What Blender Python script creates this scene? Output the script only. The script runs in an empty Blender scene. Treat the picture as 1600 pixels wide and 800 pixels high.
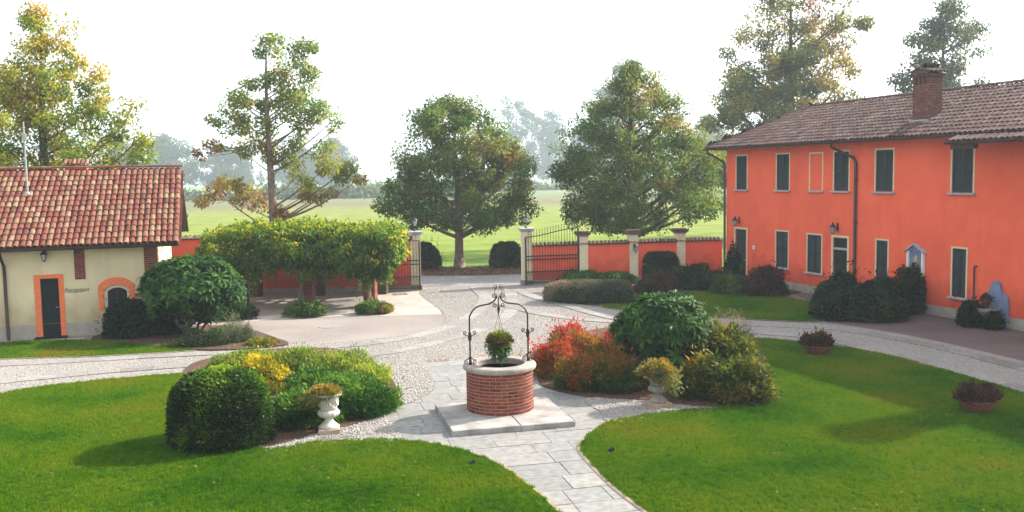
import bpy, bmesh, math, random
import numpy as np
from mathutils import Vector, Matrix
random.seed(7)
sc = bpy.context.scene
COL = sc.collection

# ------------------------------------------------------------------ camera
FPX, CAMH = 1450.0, 5.0
PITCH, ROLL = math.atan((400 - 273.5) / FPX), math.radians(1.0)
_f = np.array([0, math.cos(PITCH), -math.sin(PITCH)])
_u0 = np.array([0, math.sin(PITCH), math.cos(PITCH)])
_r0 = np.array([1.0, 0, 0])
_r = _r0 * math.cos(ROLL) - _u0 * math.sin(ROLL)
_u = _u0 * math.cos(ROLL) + _r0 * math.sin(ROLL)
CAMP = np.array([0, 0, CAMH])
cam = bpy.data.cameras.new('camera')
cam.sensor_width = 36.0
cam.lens = 36.0 * FPX / 1600.0
cam.clip_end = 6000
co = bpy.data.objects.new('camera', cam)
COL.objects.link(co)
_m = Matrix.Identity(4)
for i in range(3):
    _m[i][0], _m[i][1], _m[i][2], _m[i][3] = _r[i], _u[i], -_f[i], CAMP[i]
co.matrix_world = _m
sc.camera = co

# ------------------------------------------------------------------ sky, sun, exposure
SUN_EL = math.radians(33)
SUN_XY = Vector((0.88, 0.475)).normalized()
S = Vector((SUN_XY.x * math.cos(SUN_EL), SUN_XY.y * math.cos(SUN_EL), math.sin(SUN_EL)))
world = bpy.data.worlds.new('World')
sc.world = world
world.use_nodes = True
wt = world.node_tree
bg = wt.nodes['Background']
sky = wt.nodes.new('ShaderNodeTexSky')
sky.sky_type = 'NISHITA'
sky.sun_disc = False
sky.sun_elevation = SUN_EL
sky.sun_rotation = math.atan2(SUN_XY.x, SUN_XY.y)
sky.dust_density = 4.0
sky.air_density = 1.0
sky.ozone_density = 1.0
hs = wt.nodes.new('ShaderNodeHueSaturation')
hs.inputs['Saturation'].default_value = 0.35
wt.links.new(sky.outputs[0], hs.inputs['Color'])
mixw = wt.nodes.new('ShaderNodeMix')
mixw.data_type = 'RGBA'
mixw.inputs[0].default_value = 0.6
mixw.inputs[7].default_value = (4.3, 4.5, 4.8, 1)     # milky veil of the hazy morning sky
wt.links.new(hs.outputs[0], mixw.inputs[6])
wt.links.new(mixw.outputs[2], bg.inputs[0])
bg.inputs[1].default_value = 0.15
sl = bpy.data.lights.new('sun', 'SUN')
sl.energy = 5.0
sl.angle = math.radians(0.7)
sl.color = (1.0, 0.93, 0.82)
so = bpy.data.objects.new('sun', sl)
COL.objects.link(so)
so.rotation_euler = S.to_track_quat('Z', 'Y').to_euler()
so.location = (60, 40, 60)
sc.view_settings.view_transform = 'Standard'
sc.view_settings.look = 'None'
sc.view_settings.gamma = 1.0
sc.view_settings.exposure = 1.42
sc.render.engine = 'CYCLES'
sc.cycles.use_denoising = True
sc.cycles.max_bounces = 6
sc.cycles.diffuse_bounces = 3
sc.cycles.transmission_bounces = 4
sc.cycles.transparent_max_bounces = 6
sc.cycles.volume_bounces = 1
HAZE_DENSITY = 0.00062

# ------------------------------------------------------------------ plan helpers: survey of the ground from sight lines
def ray(px, py):
    return _f * FPX + _r * (px - 800) + _u * (400 - py)
def G(px, py, z=0.0):
    d = ray(px, py)
    q = CAMP + d * ((z - CAMH) / d[2])
    return (float(q[0]), float(q[1]))
def smooth(pts, closed=False, n=5):
    P = [Vector((p[0], p[1])) for p in pts]
    out = []
    L = len(P)
    rng = range(L) if closed else range(L - 1)
    for i in rng:
        p1, p2 = P[i], P[(i + 1) % L]
        p0 = P[(i - 1) % L] if (closed or i > 0) else p1
        p3 = P[(i + 2) % L] if (closed or i + 2 < L) else p2
        for k in range(n):
            t = k / n
            out.append(0.5 * ((2 * p1) + (p2 - p0) * t + (2 * p0 - 5 * p1 + 4 * p2 - p3) * t * t + (3 * p1 - p0 - 3 * p2 + p3) * t ** 3))
    if not closed:
        out.append(P[-1])
    return [(v.x, v.y) for v in out]
def inside(x, y, poly):
    c = False
    j = len(poly) - 1
    for i in range(len(poly)):
        xi, yi = poly[i]; xj, yj = poly[j]
        if (yi > y) != (yj > y) and x < (xj - xi) * (y - yi) / (yj - yi) + xi:
            c = not c
        j = i
    return c

# ------------------------------------------------------------------ materials
def new_mat(name):
    m = bpy.data.materials.new(name)
    m.use_nodes = True
    nt = m.node_tree
    return m, nt, nt.nodes['Principled BSDF']
def N(nt, t, **kw):
    n = nt.nodes.new(t)
    for k, v in kw.items():
        if k in n.inputs:
            n.inputs[k].default_value = v
        else:
            setattr(n, k, v)
    return n
def c4(c):
    return (c[0], c[1], c[2], 1.0)
def ramp(nt, stops, interp='LINEAR'):
    r = nt.nodes.new('ShaderNodeValToRGB')
    r.color_ramp.interpolation = interp
    e = r.color_ramp.elements
    while len(e) < len(stops):
        e.new(0.5)
    for i, (p, c) in enumerate(stops):
        e[i].position = p
        e[i].color = c4(c)
    return r
def noise_mat(name, stops, scale=4.0, detail=8, rough=0.85, bump=0.2, bscale=40.0, spec=0.3, big=None, bdist=0.02):
    """stops over fractal noise; optional second large-scale stain noise multiplied in"""
    m, nt, bs = new_mat(name)
    geo = N(nt, 'ShaderNodeNewGeometry')
    n1 = N(nt, 'ShaderNodeTexNoise', Scale=scale, Detail=detail)
    nt.links.new(geo.outputs['Position'], n1.inputs['Vector'])
    r = ramp(nt, stops)
    nt.links.new(n1.outputs['Fac'], r.inputs[0])
    col = r.outputs[0]
    if big:
        n2 = N(nt, 'ShaderNodeTexNoise', Scale=big[0], Detail=5)
        nt.links.new(geo.outputs['Position'], n2.inputs['Vector'])
        r2 = ramp(nt, [(0.35, big[1]), (0.65, big[2])])
        nt.links.new(n2.outputs['Fac'], r2.inputs[0])
        mx = N(nt, 'ShaderNodeMix', data_type='RGBA', blend_type='MULTIPLY')
        mx.inputs[0].default_value = 1.0
        nt.links.new(col, mx.inputs[6]); nt.links.new(r2.outputs[0], mx.inputs[7])
        col = mx.outputs[2]
    nt.links.new(col, bs.inputs['Base Color'])
    bs.inputs['Roughness'].default_value = rough
    bs.inputs['Specular IOR Level'].default_value = spec
    if bump:
        n3 = N(nt, 'ShaderNodeTexNoise', Scale=bscale, Detail=6)
        nt.links.new(geo.outputs['Position'], n3.inputs['Vector'])
        b = N(nt, 'ShaderNodeBump', Strength=bump, Distance=bdist)
        nt.links.new(n3.outputs['Fac'], b.inputs['Height'])
        nt.links.new(b.outputs[0], bs.inputs['Normal'])
    return m
def piece_mat(name, stops, rough=0.85, bump=0.3, bscale=60.0, mott=0.35, interp='LINEAR', inst=False):
    """colour differs from piece to piece (object random + per-face 'tint'), with mottling inside each piece"""
    m, nt, bs = new_mat(name)
    oi = N(nt, 'ShaderNodeObjectInfo')
    at = N(nt, 'ShaderNodeAttribute', attribute_name='tint')
    if inst:
        at.attribute_type = 'INSTANCER'
    ad = N(nt, 'ShaderNodeMath', operation='ADD')
    fr = N(nt, 'ShaderNodeMath', operation='FRACT')
    nt.links.new(oi.outputs['Random'], ad.inputs[0]); nt.links.new(at.outputs['Fac'], ad.inputs[1])
    nt.links.new(ad.outputs[0], fr.inputs[0])
    r = ramp(nt, stops, interp)
    nt.links.new(fr.outputs[0], r.inputs[0])
    geo = N(nt, 'ShaderNodeNewGeometry')
    n1 = N(nt, 'ShaderNodeTexNoise', Scale=bscale * 0.3, Detail=6)
    nt.links.new(geo.outputs['Position'], n1.inputs['Vector'])
    r2 = ramp(nt, [(0.3, (1 - mott,) * 3), (0.7, (1 + mott * 0.25,) * 3)])
    nt.links.new(n1.outputs['Fac'], r2.inputs[0])
    mx = N(nt, 'ShaderNodeMix', data_type='RGBA', blend_type='MULTIPLY')
    mx.inputs[0].default_value = 1.0
    nt.links.new(r.outputs[0], mx.inputs[6]); nt.links.new(r2.outputs[0], mx.inputs[7])
    nt.links.new(mx.outputs[2], bs.inputs['Base Color'])
    bs.inputs['Roughness'].default_value = rough
    bs.inputs['Specular IOR Level'].default_value = 0.3
    n3 = N(nt, 'ShaderNodeTexNoise', Scale=bscale, Detail=6)
    nt.links.new(geo.outputs['Position'], n3.inputs['Vector'])
    b = N(nt, 'ShaderNodeBump', Strength=bump, Distance=0.01)
    nt.links.new(n3.outputs['Fac'], b.inputs['Height'])
    nt.links.new(b.outputs[0], bs.inputs['Normal'])
    return m
def leaf_mat(name, stops, trans=0.4, rough=0.5, spec=0.1, objrand=False, tgain=1.6):
    m, nt, bs = new_mat(name)
    at = N(nt, 'ShaderNodeAttribute', attribute_name='tint')
    fac = at.outputs['Fac']
    if objrand:
        oi = N(nt, 'ShaderNodeObjectInfo')
        ad = N(nt, 'ShaderNodeMath', operation='MULTIPLY_ADD')
        nt.links.new(oi.outputs['Random'], ad.inputs[0])
        ad.inputs[1].default_value = 0.6
        nt.links.new(fac, ad.inputs[2])
        fac = ad.outputs[0]
    r = ramp(nt, stops)
    nt.links.new(fac, r.inputs[0])
    nt.links.new(r.outputs[0], bs.inputs['Base Color'])
    bs.inputs['Roughness'].default_value = rough
    bs.inputs['Specular IOR Level'].default_value = spec
    tr = N(nt, 'ShaderNodeBsdfTranslucent')
    g = N(nt, 'ShaderNodeMix', data_type='RGBA', blend_type='MULTIPLY')
    g.inputs[0].default_value = 1.0
    g.inputs[7].default_value = (tgain * 1.05, tgain, tgain * 0.6, 1)
    nt.links.new(r.outputs[0], g.inputs[6])
    nt.links.new(g.outputs[2], tr.inputs['Color'])
    ms = N(nt, 'ShaderNodeMixShader')
    ms.inputs[0].default_value = trans
    nt.links.new(bs.outputs[0], ms.inputs[1]); nt.links.new(tr.outputs[0], ms.inputs[2])
    nt.links.new(ms.outputs[0], nt.nodes['Material Output'].inputs['Surface'])
    return m
def plain(name, c, rough=0.6, spec=0.4, metal=0.0, bump=0.0):
    m = noise_mat(name, [(0.3, tuple(v * 0.85 for v in c)), (0.7, tuple(v * 1.12 for v in c))], scale=14, rough=rough, bump=bump, spec=spec, bscale=80)
    m.node_tree.nodes['Principled BSDF'].inputs['Metallic'].default_value = metal
    return m
M = {}
def stucco(name, c0, c1):
    m = noise_mat(name, [(0.3, c0), (0.7, c1)], scale=1.3, bump=0.3, bscale=45, big=(0.35, (0.93, 0.91, 0.91), (1.03, 1.03, 1.03)))
    nt = m.node_tree; bs = nt.nodes['Principled BSDF']
    src = bs.inputs['Base Color'].links[0].from_socket
    geo = N(nt, 'ShaderNodeNewGeometry')
    mp = N(nt, 'ShaderNodeMapping'); mp.inputs['Scale'].default_value = (3.0, 3.0, 0.22)
    nt.links.new(geo.outputs['Position'], mp.inputs['Vector'])
    n1 = N(nt, 'ShaderNodeTexNoise', Scale=1.0, Detail=7)
    nt.links.new(mp.outputs[0], n1.inputs['Vector'])
    r = ramp(nt, [(0.25, (0.92, 0.90, 0.90)), (0.5, (1, 1, 1))])
    nt.links.new(n1.outputs['Fac'], r.inputs[0])
    sx = N(nt, 'ShaderNodeSeparateXYZ'); nt.links.new(geo.outputs['Position'], sx.inputs[0])
    n2 = N(nt, 'ShaderNodeTexNoise', Scale=2.2, Detail=7); nt.links.new(geo.outputs['Position'], n2.inputs['Vector'])
    ad = N(nt, 'ShaderNodeMath', operation='MULTIPLY_ADD'); ad.inputs[1].default_value = 1.6
    nt.links.new(n2.outputs['Fac'], ad.inputs[0]); nt.links.new(sx.outputs['Z'], ad.inputs[2])
    r2 = ramp(nt, [(0.42, (0.70, 0.66, 0.64)), (0.72, (1, 1, 1))])
    mr = N(nt, 'ShaderNodeMapRange'); mr.inputs[1].default_value = 0.0; mr.inputs[2].default_value = 3.0
    nt.links.new(ad.outputs[0], mr.inputs[0]); nt.links.new(mr.outputs[0], r2.inputs[0])
    for q in (r, r2):
        mx = N(nt, 'ShaderNodeMix', data_type='RGBA', blend_type='MULTIPLY'); mx.inputs[0].default_value = 1.0
        nt.links.new(src, mx.inputs[6]); nt.links.new(q.outputs[0], mx.inputs[7]); src = mx.outputs[2]
    nt.links.new(src, bs.inputs['Base Color'])
    bs.inputs['Specular IOR Level'].default_value = 0.1
    return m
M['red'] = stucco('red_stucco', (0.77, 0.115, 0.055), (0.84, 0.14, 0.068))
M['cream'] = stucco('cream_stucco', (0.58, 0.50, 0.31), (0.66, 0.58, 0.37))
M['plinth'] = noise_mat('plinth_render', [(0.3, (0.27, 0.24, 0.20)), (0.7, (0.36, 0.32, 0.27))], scale=3, bump=0.3)
M['trim_cream'] = plain('cream_trim', (0.62, 0.54, 0.36), rough=0.8, bump=0.1)
M['trim_red'] = plain('orange_trim', (0.72, 0.17, 0.06), rough=0.8, bump=0.1)
M['shutter'] = plain('dark_green_paint', (0.012, 0.024, 0.027), rough=0.5, spec=0.25)
M['dark'] = plain('dark_interior', (0.008, 0.008, 0.009), rough=0.5, spec=0.2)
M['door'] = plain('black_green_door', (0.008, 0.013, 0.013), rough=0.6, spec=0.15)
M['sill'] = noise_mat('grey_stone_sill', [(0.3, (0.27, 0.28, 0.31)), (0.7, (0.40, 0.40, 0.43))], scale=10)
M['gutter'] = plain('brown_metal_gutter', (0.045, 0.03, 0.025), rough=0.4, metal=0.3)
M['wood'] = noise_mat('dark_wood', [(0.3, (0.05, 0.028, 0.018)), (0.7, (0.10, 0.06, 0.04))], scale=8, bump=0.3)
M['tile'] = piece_mat('terracotta_tile', [(0.0, (0.13, 0.034, 0.021)), (0.25, (0.165, 0.048, 0.028)), (0.5, (0.185, 0.07, 0.04)), (0.7, (0.21, 0.108, 0.062)), (0.88, (0.25, 0.155, 0.09)), (0.94, (0.09, 0.026, 0.02)), (1.0, (0.18, 0.05, 0.03))], mott=0.35, bscale=40)
M['old_tile'] = piece_mat('weathered_tile', [(0.0, (0.06, 0.03, 0.024)), (0.25, (0.115, 0.052, 0.04)), (0.5, (0.145, 0.08, 0.064)), (0.75, (0.085, 0.043, 0.036)), (0.9, (0.19, 0.125, 0.10)), (1.0, (0.13, 0.08, 0.07))], mott=0.5, bscale=40)
M['pan_tile'] = piece_mat('shade_tinted_pan_tile', [(0.0, (0.07, 0.025, 0.018)), (1.0, (0.16, 0.05, 0.03))], mott=0.4)  # darkened to paint in the shadow between the cover tiles
M['brick'] = piece_mat('red_brick', [(0.0, (0.11, 0.020, 0.012)), (0.3, (0.19, 0.036, 0.018)), (0.6, (0.235, 0.05, 0.023)), (0.85, (0.16, 0.030, 0.020)), (1.0, (0.28, 0.08, 0.042))], mott=0.35, bump=0.5)
M['old_brick'] = piece_mat('dark_old_brick', [(0.0, (0.10, 0.035, 0.025)), (0.4, (0.17, 0.058, 0.04)), (0.8, (0.13, 0.04, 0.03)), (1.0, (0.22, 0.10, 0.07))], mott=0.4, bump=0.5)
M['old_mortar'] = noise_mat('old_mortar', [(0.3, (0.14, 0.09, 0.07)), (0.7, (0.22, 0.16, 0.13))], scale=20, bump=0.4)
M['gravel'] = noise_mat('shade_tinted_purple_gravel', [(0.25, (0.075, 0.058, 0.06)), (0.5, (0.115, 0.09, 0.092)), (0.75, (0.16, 0.13, 0.128))], scale=16, detail=10, bump=0.5, bscale=30, big=(0.5, (0.75, 0.72, 0.72), (1.1, 1.08, 1.06)))  # purplish gravel, coloured darker to carry the house's shadow
M['mortar'] = noise_mat('mortar', [(0.3, (0.24, 0.165, 0.12)), (0.7, (0.33, 0.25, 0.19))], scale=20, bump=0.4)
M['granite'] = noise_mat('granite', [(0.2, (0.24, 0.225, 0.215)), (0.5, (0.31, 0.295, 0.28)), (0.8, (0.36, 0.345, 0.33))], scale=30, bump=0.45, bscale=40, big=(2.6, (0.62, 0.60, 0.58), (1.05, 1.05, 1.05)))
M['flag'] = piece_mat('grey_flagstone', [(0.0, (0.18, 0.178, 0.17)), (0.3, (0.22, 0.214, 0.20)), (0.55, (0.195, 0.196, 0.19)), (0.8, (0.24, 0.23, 0.212)), (1.0, (0.175, 0.178, 0.175))], mott=0.32, bscale=24, rough=0.7)
M['track'] = piece_mat('worn_granite_track', [(0.0, (0.185, 0.172, 0.16)), (0.5, (0.23, 0.215, 0.20)), (1.0, (0.265, 0.25, 0.235))], mott=0.35, bscale=30, rough=0.75)
M['joint'] = noise_mat('joint_sand', [(0.3, (0.15, 0.138, 0.115)), (0.7, (0.24, 0.225, 0.195))], scale=20, bump=0.4)
M['cobble_bed'] = noise_mat('cobble_bed', [(0.3, (0.20, 0.17, 0.15)), (0.6, (0.29, 0.26, 0.23)), (0.8, (0.36, 0.33, 0.30))], scale=14, detail=10, bump=0.6, bscale=26, big=(0.5, (0.82, 0.8, 0.78), (1.05, 1.04, 1.03)))
M['pebble'] = piece_mat('river_pebble', [(0.0, (0.215, 0.20, 0.185)), (0.3, (0.285, 0.27, 0.25)), (0.6, (0.33, 0.315, 0.295)), (0.8, (0.25, 0.23, 0.21)), (1.0, (0.37, 0.355, 0.335))], mott=0.2, inst=True, rough=0.75)
M['porphyry'] = noise_mat('pink_gravel_paving', [(0.25, (0.16, 0.138, 0.128)), (0.5, (0.215, 0.188, 0.175)), (0.75, (0.27, 0.242, 0.228))], scale=16, detail=10, bump=0.5, bscale=30, big=(0.35, (0.78, 0.76, 0.76), (1.05, 1.04, 1.02)))
M['concrete'] = noise_mat('pale_concrete', [(0.3, (0.30, 0.265, 0.23)), (0.7, (0.37, 0.335, 0.295))], scale=2.5, bump=0.2, big=(0.8, (0.84, 0.83, 0.82), (1.04, 1.04, 1.04)))
M['asphalt'] = noise_mat('grey_asphalt', [(0.3, (0.17, 0.16, 0.165)), (0.7, (0.25, 0.24, 0.245))], scale=6, bump=0.4)
M['soil'] = noise_mat('mulch_soil', [(0.3, (0.03, 0.018, 0.012)), (0.55, (0.07, 0.035, 0.022)), (0.8, (0.15, 0.065, 0.04))], scale=12, detail=10, bump=0.9, bscale=18)
M['edge'] = noise_mat('edging', [(0.3, (0.16, 0.12, 0.075)), (0.7, (0.27, 0.21, 0.14))], scale=8, bump=0.4)
M['iron'] = plain('wrought_iron', (0.012, 0.011, 0.012), rough=0.45, spec=0.5, metal=0.2)
M['zinc'] = plain('grey_metal', (0.35, 0.35, 0.36), rough=0.5, metal=0.5)
M['white_stone'] = noise_mat('white_cast_stone', [(0.3, (0.42, 0.40, 0.36)), (0.7, (0.58, 0.555, 0.51))], scale=10, bump=0.3, bscale=50, big=(3, (0.75, 0.74, 0.7), (1.05, 1.05, 1.05)))
M['grey_stone'] = noise_mat('grey_cast_stone', [(0.3, (0.15, 0.14, 0.12)), (0.7, (0.26, 0.245, 0.21))], scale=10, bump=0.4, bscale=50)
M['terracotta'] = noise_mat('terracotta_pot', [(0.3, (0.15, 0.042, 0.025)), (0.7, (0.22, 0.07, 0.04))], scale=8, bump=0.2)
M['bark'] = noise_mat('bark', [(0.3, (0.045, 0.035, 0.028)), (0.7, (0.11, 0.088, 0.07))], scale=6, bump=0.8, bscale=14, bdist=0.05)
M['bark_pale'] = noise_mat('pale_bark', [(0.3, (0.10, 0.08, 0.06)), (0.7, (0.22, 0.17, 0.13))], scale=8, bump=0.6, bscale=18)
M['glass'] = plain('lamp_glass', (0.35, 0.36, 0.36), rough=0.15, spec=0.6)
M['blue_wall'] = noise_mat('pale_blue_plaster', [(0.3, (0.12, 0.155, 0.25)), (0.7, (0.18, 0.225, 0.34))], scale=6, bump=0.2)
M['white_paint'] = plain('white_paint', (0.72, 0.72, 0.70), rough=0.6)
M['gold'] = plain('ochre_paint', (0.45, 0.32, 0.14), rough=0.6)
M['robe'] = plain('grey_brown_paint', (0.22, 0.15, 0.12), rough=0.6)
M['ink'] = plain('black_lettering', (0.02, 0.015, 0.015), rough=0.6)
# foliage
M['box'] = leaf_mat('box_leaves', [(0.0, (0.008, 0.022, 0.004)), (0.5, (0.022, 0.06, 0.007)), (0.8, (0.07, 0.15, 0.012)), (1.0, (0.2, 0.28, 0.02))], trans=0.3, spec=0.16, rough=0.45)
M['yellow'] = leaf_mat('golden_leaves', [(0.0, (0.11, 0.12, 0.012)), (0.5, (0.32, 0.28, 0.018)), (1.0, (0.54, 0.43, 0.025))], trans=0.35)
M['lime'] = leaf_mat('lime_leaves', [(0.0, (0.07, 0.13, 0.018)), (0.5, (0.17, 0.24, 0.03)), (1.0, (0.36, 0.38, 0.06))], trans=0.4)
M['juniper'] = leaf_mat('juniper_leaves', [(0.0, (0.014, 0.05, 0.008)), (0.5, (0.035, 0.105, 0.012)), (1.0, (0.10, 0.2, 0.022))], trans=0.3)
M['dark_green'] = leaf_mat('dark_leaves', [(0.0, (0.005, 0.014, 0.006)), (0.6, (0.013, 0.034, 0.010)), (1.0, (0.045, 0.08, 0.016))], trans=0.25, rough=0.4)
M['dark_red'] = leaf_mat('dark_purple_leaves', [(0.0, (0.03, 0.014, 0.012)), (0.5, (0.06, 0.03, 0.02)), (1.0, (0.12, 0.05, 0.03))], trans=0.25)
M['mid_green'] = leaf_mat('mid_leaves', [(0.0, (0.025, 0.06, 0.015)), (0.5, (0.05, 0.11, 0.02)), (1.0, (0.13, 0.2, 0.035))], trans=0.35)
M['bright'] = leaf_mat('bright_leaves', [(0.0, (0.04, 0.12, 0.02)), (0.6, (0.08, 0.2, 0.03)), (1.0, (0.15, 0.3, 0.05))], trans=0.4)
M['heather'] = leaf_mat('heather_leaves', [(0.0, (0.035, 0.06, 0.025)), (0.55, (0.075, 0.1, 0.05)), (0.8, (0.17, 0.12, 0.10)), (1.0, (0.25, 0.16, 0.15))], trans=0.25)
M['nandina'] = leaf_mat('red_autumn_leaves', [(0.0, (0.04, 0.085, 0.014)), (0.25, (0.12, 0.11, 0.016)), (0.42, (0.24, 0.13, 0.02)), (0.6, (0.27, 0.045, 0.02)), (1.0, (0.36, 0.035, 0.03))], trans=0.4)
M['orange'] = leaf_mat('orange_green_leaves', [(0.0, (0.03, 0.055, 0.010)), (0.45, (0.09, 0.115, 0.015)), (0.75, (0.19, 0.16, 0.02)), (1.0, (0.30, 0.14, 0.03))], trans=0.4)
M['urn_plant'] = leaf_mat('yellow_brown_leaves', [(0.0, (0.045, 0.08, 0.015)), (0.45, (0.14, 0.15, 0.025)), (0.8, (0.27, 0.2, 0.035)), (1.0, (0.24, 0.10, 0.035))], trans=0.35)
M['whorl'] = leaf_mat('glossy_long_leaves', [(0.0, (0.006, 0.026, 0.006)), (0.5, (0.018, 0.06, 0.010)), (1.0, (0.075, 0.17, 0.025))], trans=0.3, rough=0.5, spec=0.1, objrand=True)
M['wisteria'] = leaf_mat('wisteria_leaves', [(0.0, (0.022, 0.06, 0.006)), (0.45, (0.075, 0.15, 0.012)), (0.8, (0.22, 0.28, 0.02)), (1.0, (0.46, 0.38, 0.03))], trans=0.45)
M['lavender'] = leaf_mat('lavender_leaves', [(0.0, (0.08, 0.11, 0.06)), (0.5, (0.14, 0.16, 0.09)), (1.0, (0.27, 0.16, 0.19))], trans=0.3)
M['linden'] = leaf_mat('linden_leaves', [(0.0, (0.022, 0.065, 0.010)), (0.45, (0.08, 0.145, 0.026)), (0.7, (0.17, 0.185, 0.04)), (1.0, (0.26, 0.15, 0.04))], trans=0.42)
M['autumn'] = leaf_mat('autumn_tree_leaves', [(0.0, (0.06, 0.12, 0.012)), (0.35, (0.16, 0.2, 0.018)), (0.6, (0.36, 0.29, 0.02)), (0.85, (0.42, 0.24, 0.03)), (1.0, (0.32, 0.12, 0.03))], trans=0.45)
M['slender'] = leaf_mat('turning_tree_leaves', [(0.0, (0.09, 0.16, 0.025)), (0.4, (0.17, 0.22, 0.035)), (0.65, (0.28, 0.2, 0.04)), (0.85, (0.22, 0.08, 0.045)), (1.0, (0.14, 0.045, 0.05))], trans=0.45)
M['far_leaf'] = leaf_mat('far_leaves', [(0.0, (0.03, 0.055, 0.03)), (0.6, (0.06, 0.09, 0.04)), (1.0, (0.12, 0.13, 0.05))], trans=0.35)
M['poplar'] = leaf_mat('poplar_leaves', [(0.0, (0.05, 0.08, 0.025)), (0.5, (0.12, 0.14, 0.035)), (0.8, (0.25, 0.2, 0.04)), (1.0, (0.24, 0.11, 0.04))], trans=0.45)
M['litter'] = leaf_mat('fallen_leaves', [(0.0, (0.12, 0.06, 0.035)), (0.5, (0.25, 0.12, 0.06)), (1.0, (0.38, 0.2, 0.09))], trans=0.15)
def grass_mat():
    m, nt, bs = new_mat('lawn_grass')
    geo = N(nt, 'ShaderNodeNewGeometry')
    n1 = N(nt, 'ShaderNodeTexNoise', Scale=0.32, Detail=4)
    n2 = N(nt, 'ShaderNodeTexNoise', Scale=9.0, Detail=6)
    ad = N(nt, 'ShaderNodeMath', operation='MULTIPLY_ADD')
    for n in (n1, n2):
        nt.links.new(geo.outputs['Position'], n.inputs['Vector'])
    nt.links.new(n2.outputs['Fac'], ad.inputs[0]); ad.inputs[1].default_value = 0.35
    nt.links.new(n1.outputs['Fac'], ad.inputs[2])
    r = ramp(nt, [(0.46, (0.022, 0.085, 0.001)), (0.60, (0.06, 0.155, 0.002)), (0.74, (0.12, 0.20, 0.004)), (0.90, (0.20, 0.185, 0.014))])
    nt.links.new(ad.outputs[0], r.inputs[0])
    nt.links.new(r.outputs[0], bs.inputs['Base Color'])
    bs.inputs['Roughness'].default_value = 0.8
    bs.inputs['Specular IOR Level'].default_value = 0.04
    tr = N(nt, 'ShaderNodeBsdfTranslucent')
    nt.links.new(r.outputs[0], tr.inputs['Color'])
    ms = N(nt, 'ShaderNodeMixShader'); ms.inputs[0].default_value = 0.3
    nt.links.new(bs.outputs[0], ms.inputs[1]); nt.links.new(tr.outputs[0], ms.inputs[2])
    nt.links.new(ms.outputs[0], nt.nodes['Material Output'].inputs['Surface'])
    return m
M['grass'] = grass_mat()
M['turf'] = noise_mat('turf_soil', [(0.3, (0.015, 0.045, 0.004)), (0.7, (0.035, 0.08, 0.008))], scale=10, bump=0.8, bscale=30, spec=0.0, rough=1.0)
def field_mat():
    m, nt, bs = new_mat('field_grass')
    geo = N(nt, 'ShaderNodeNewGeometry')
    sx = N(nt, 'ShaderNodeSeparateXYZ')
    nt.links.new(geo.outputs['Position'], sx.inputs[0])
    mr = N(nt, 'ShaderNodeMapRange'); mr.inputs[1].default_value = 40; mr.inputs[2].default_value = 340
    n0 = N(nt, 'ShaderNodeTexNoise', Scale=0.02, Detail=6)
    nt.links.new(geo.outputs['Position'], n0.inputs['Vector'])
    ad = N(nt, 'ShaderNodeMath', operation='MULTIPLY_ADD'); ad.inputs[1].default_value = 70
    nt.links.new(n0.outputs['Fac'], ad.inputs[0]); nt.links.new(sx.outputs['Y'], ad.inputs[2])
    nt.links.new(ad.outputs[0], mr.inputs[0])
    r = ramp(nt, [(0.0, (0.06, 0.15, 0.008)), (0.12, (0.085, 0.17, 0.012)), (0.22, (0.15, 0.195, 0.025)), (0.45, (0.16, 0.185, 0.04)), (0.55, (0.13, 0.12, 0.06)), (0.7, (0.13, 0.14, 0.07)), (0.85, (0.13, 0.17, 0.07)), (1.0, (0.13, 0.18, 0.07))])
    nt.links.new(mr.outputs[0], r.inputs[0])
    n1 = N(nt, 'ShaderNodeTexNoise', Scale=0.35, Detail=9)
    nt.links.new(geo.outputs['Position'], n1.inputs['Vector'])
    r2 = ramp(nt, [(0.3, (0.65, 0.72, 0.6)), (0.7, (1.15, 1.1, 1.1))])
    nt.links.new(n1.outputs['Fac'], r2.inputs[0])
    mx = N(nt, 'ShaderNodeMix', data_type='RGBA', blend_type='MULTIPLY'); mx.inputs[0].default_value = 1
    nt.links.new(r.outputs[0], mx.inputs[6]); nt.links.new(r2.outputs[0], mx.inputs[7])
    nt.links.new(mx.outputs[2], bs.inputs['Base Color'])
    bs.inputs['Roughness'].default_value = 0.9
    bs.inputs['Specular IOR Level'].default_value = 0.1
    n3 = N(nt, 'ShaderNodeTexNoise', Scale=3.0, Detail=8)
    nt.links.new(geo.outputs['Position'], n3.inputs['Vector'])
    b = N(nt, 'ShaderNodeBump', Strength=0.8, Distance=0.1)
    nt.links.new(n3.outputs['Fac'], b.inputs['Height']); nt.links.new(b.outputs[0], bs.inputs['Normal'])
    return m
M['field'] = field_mat()

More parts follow.
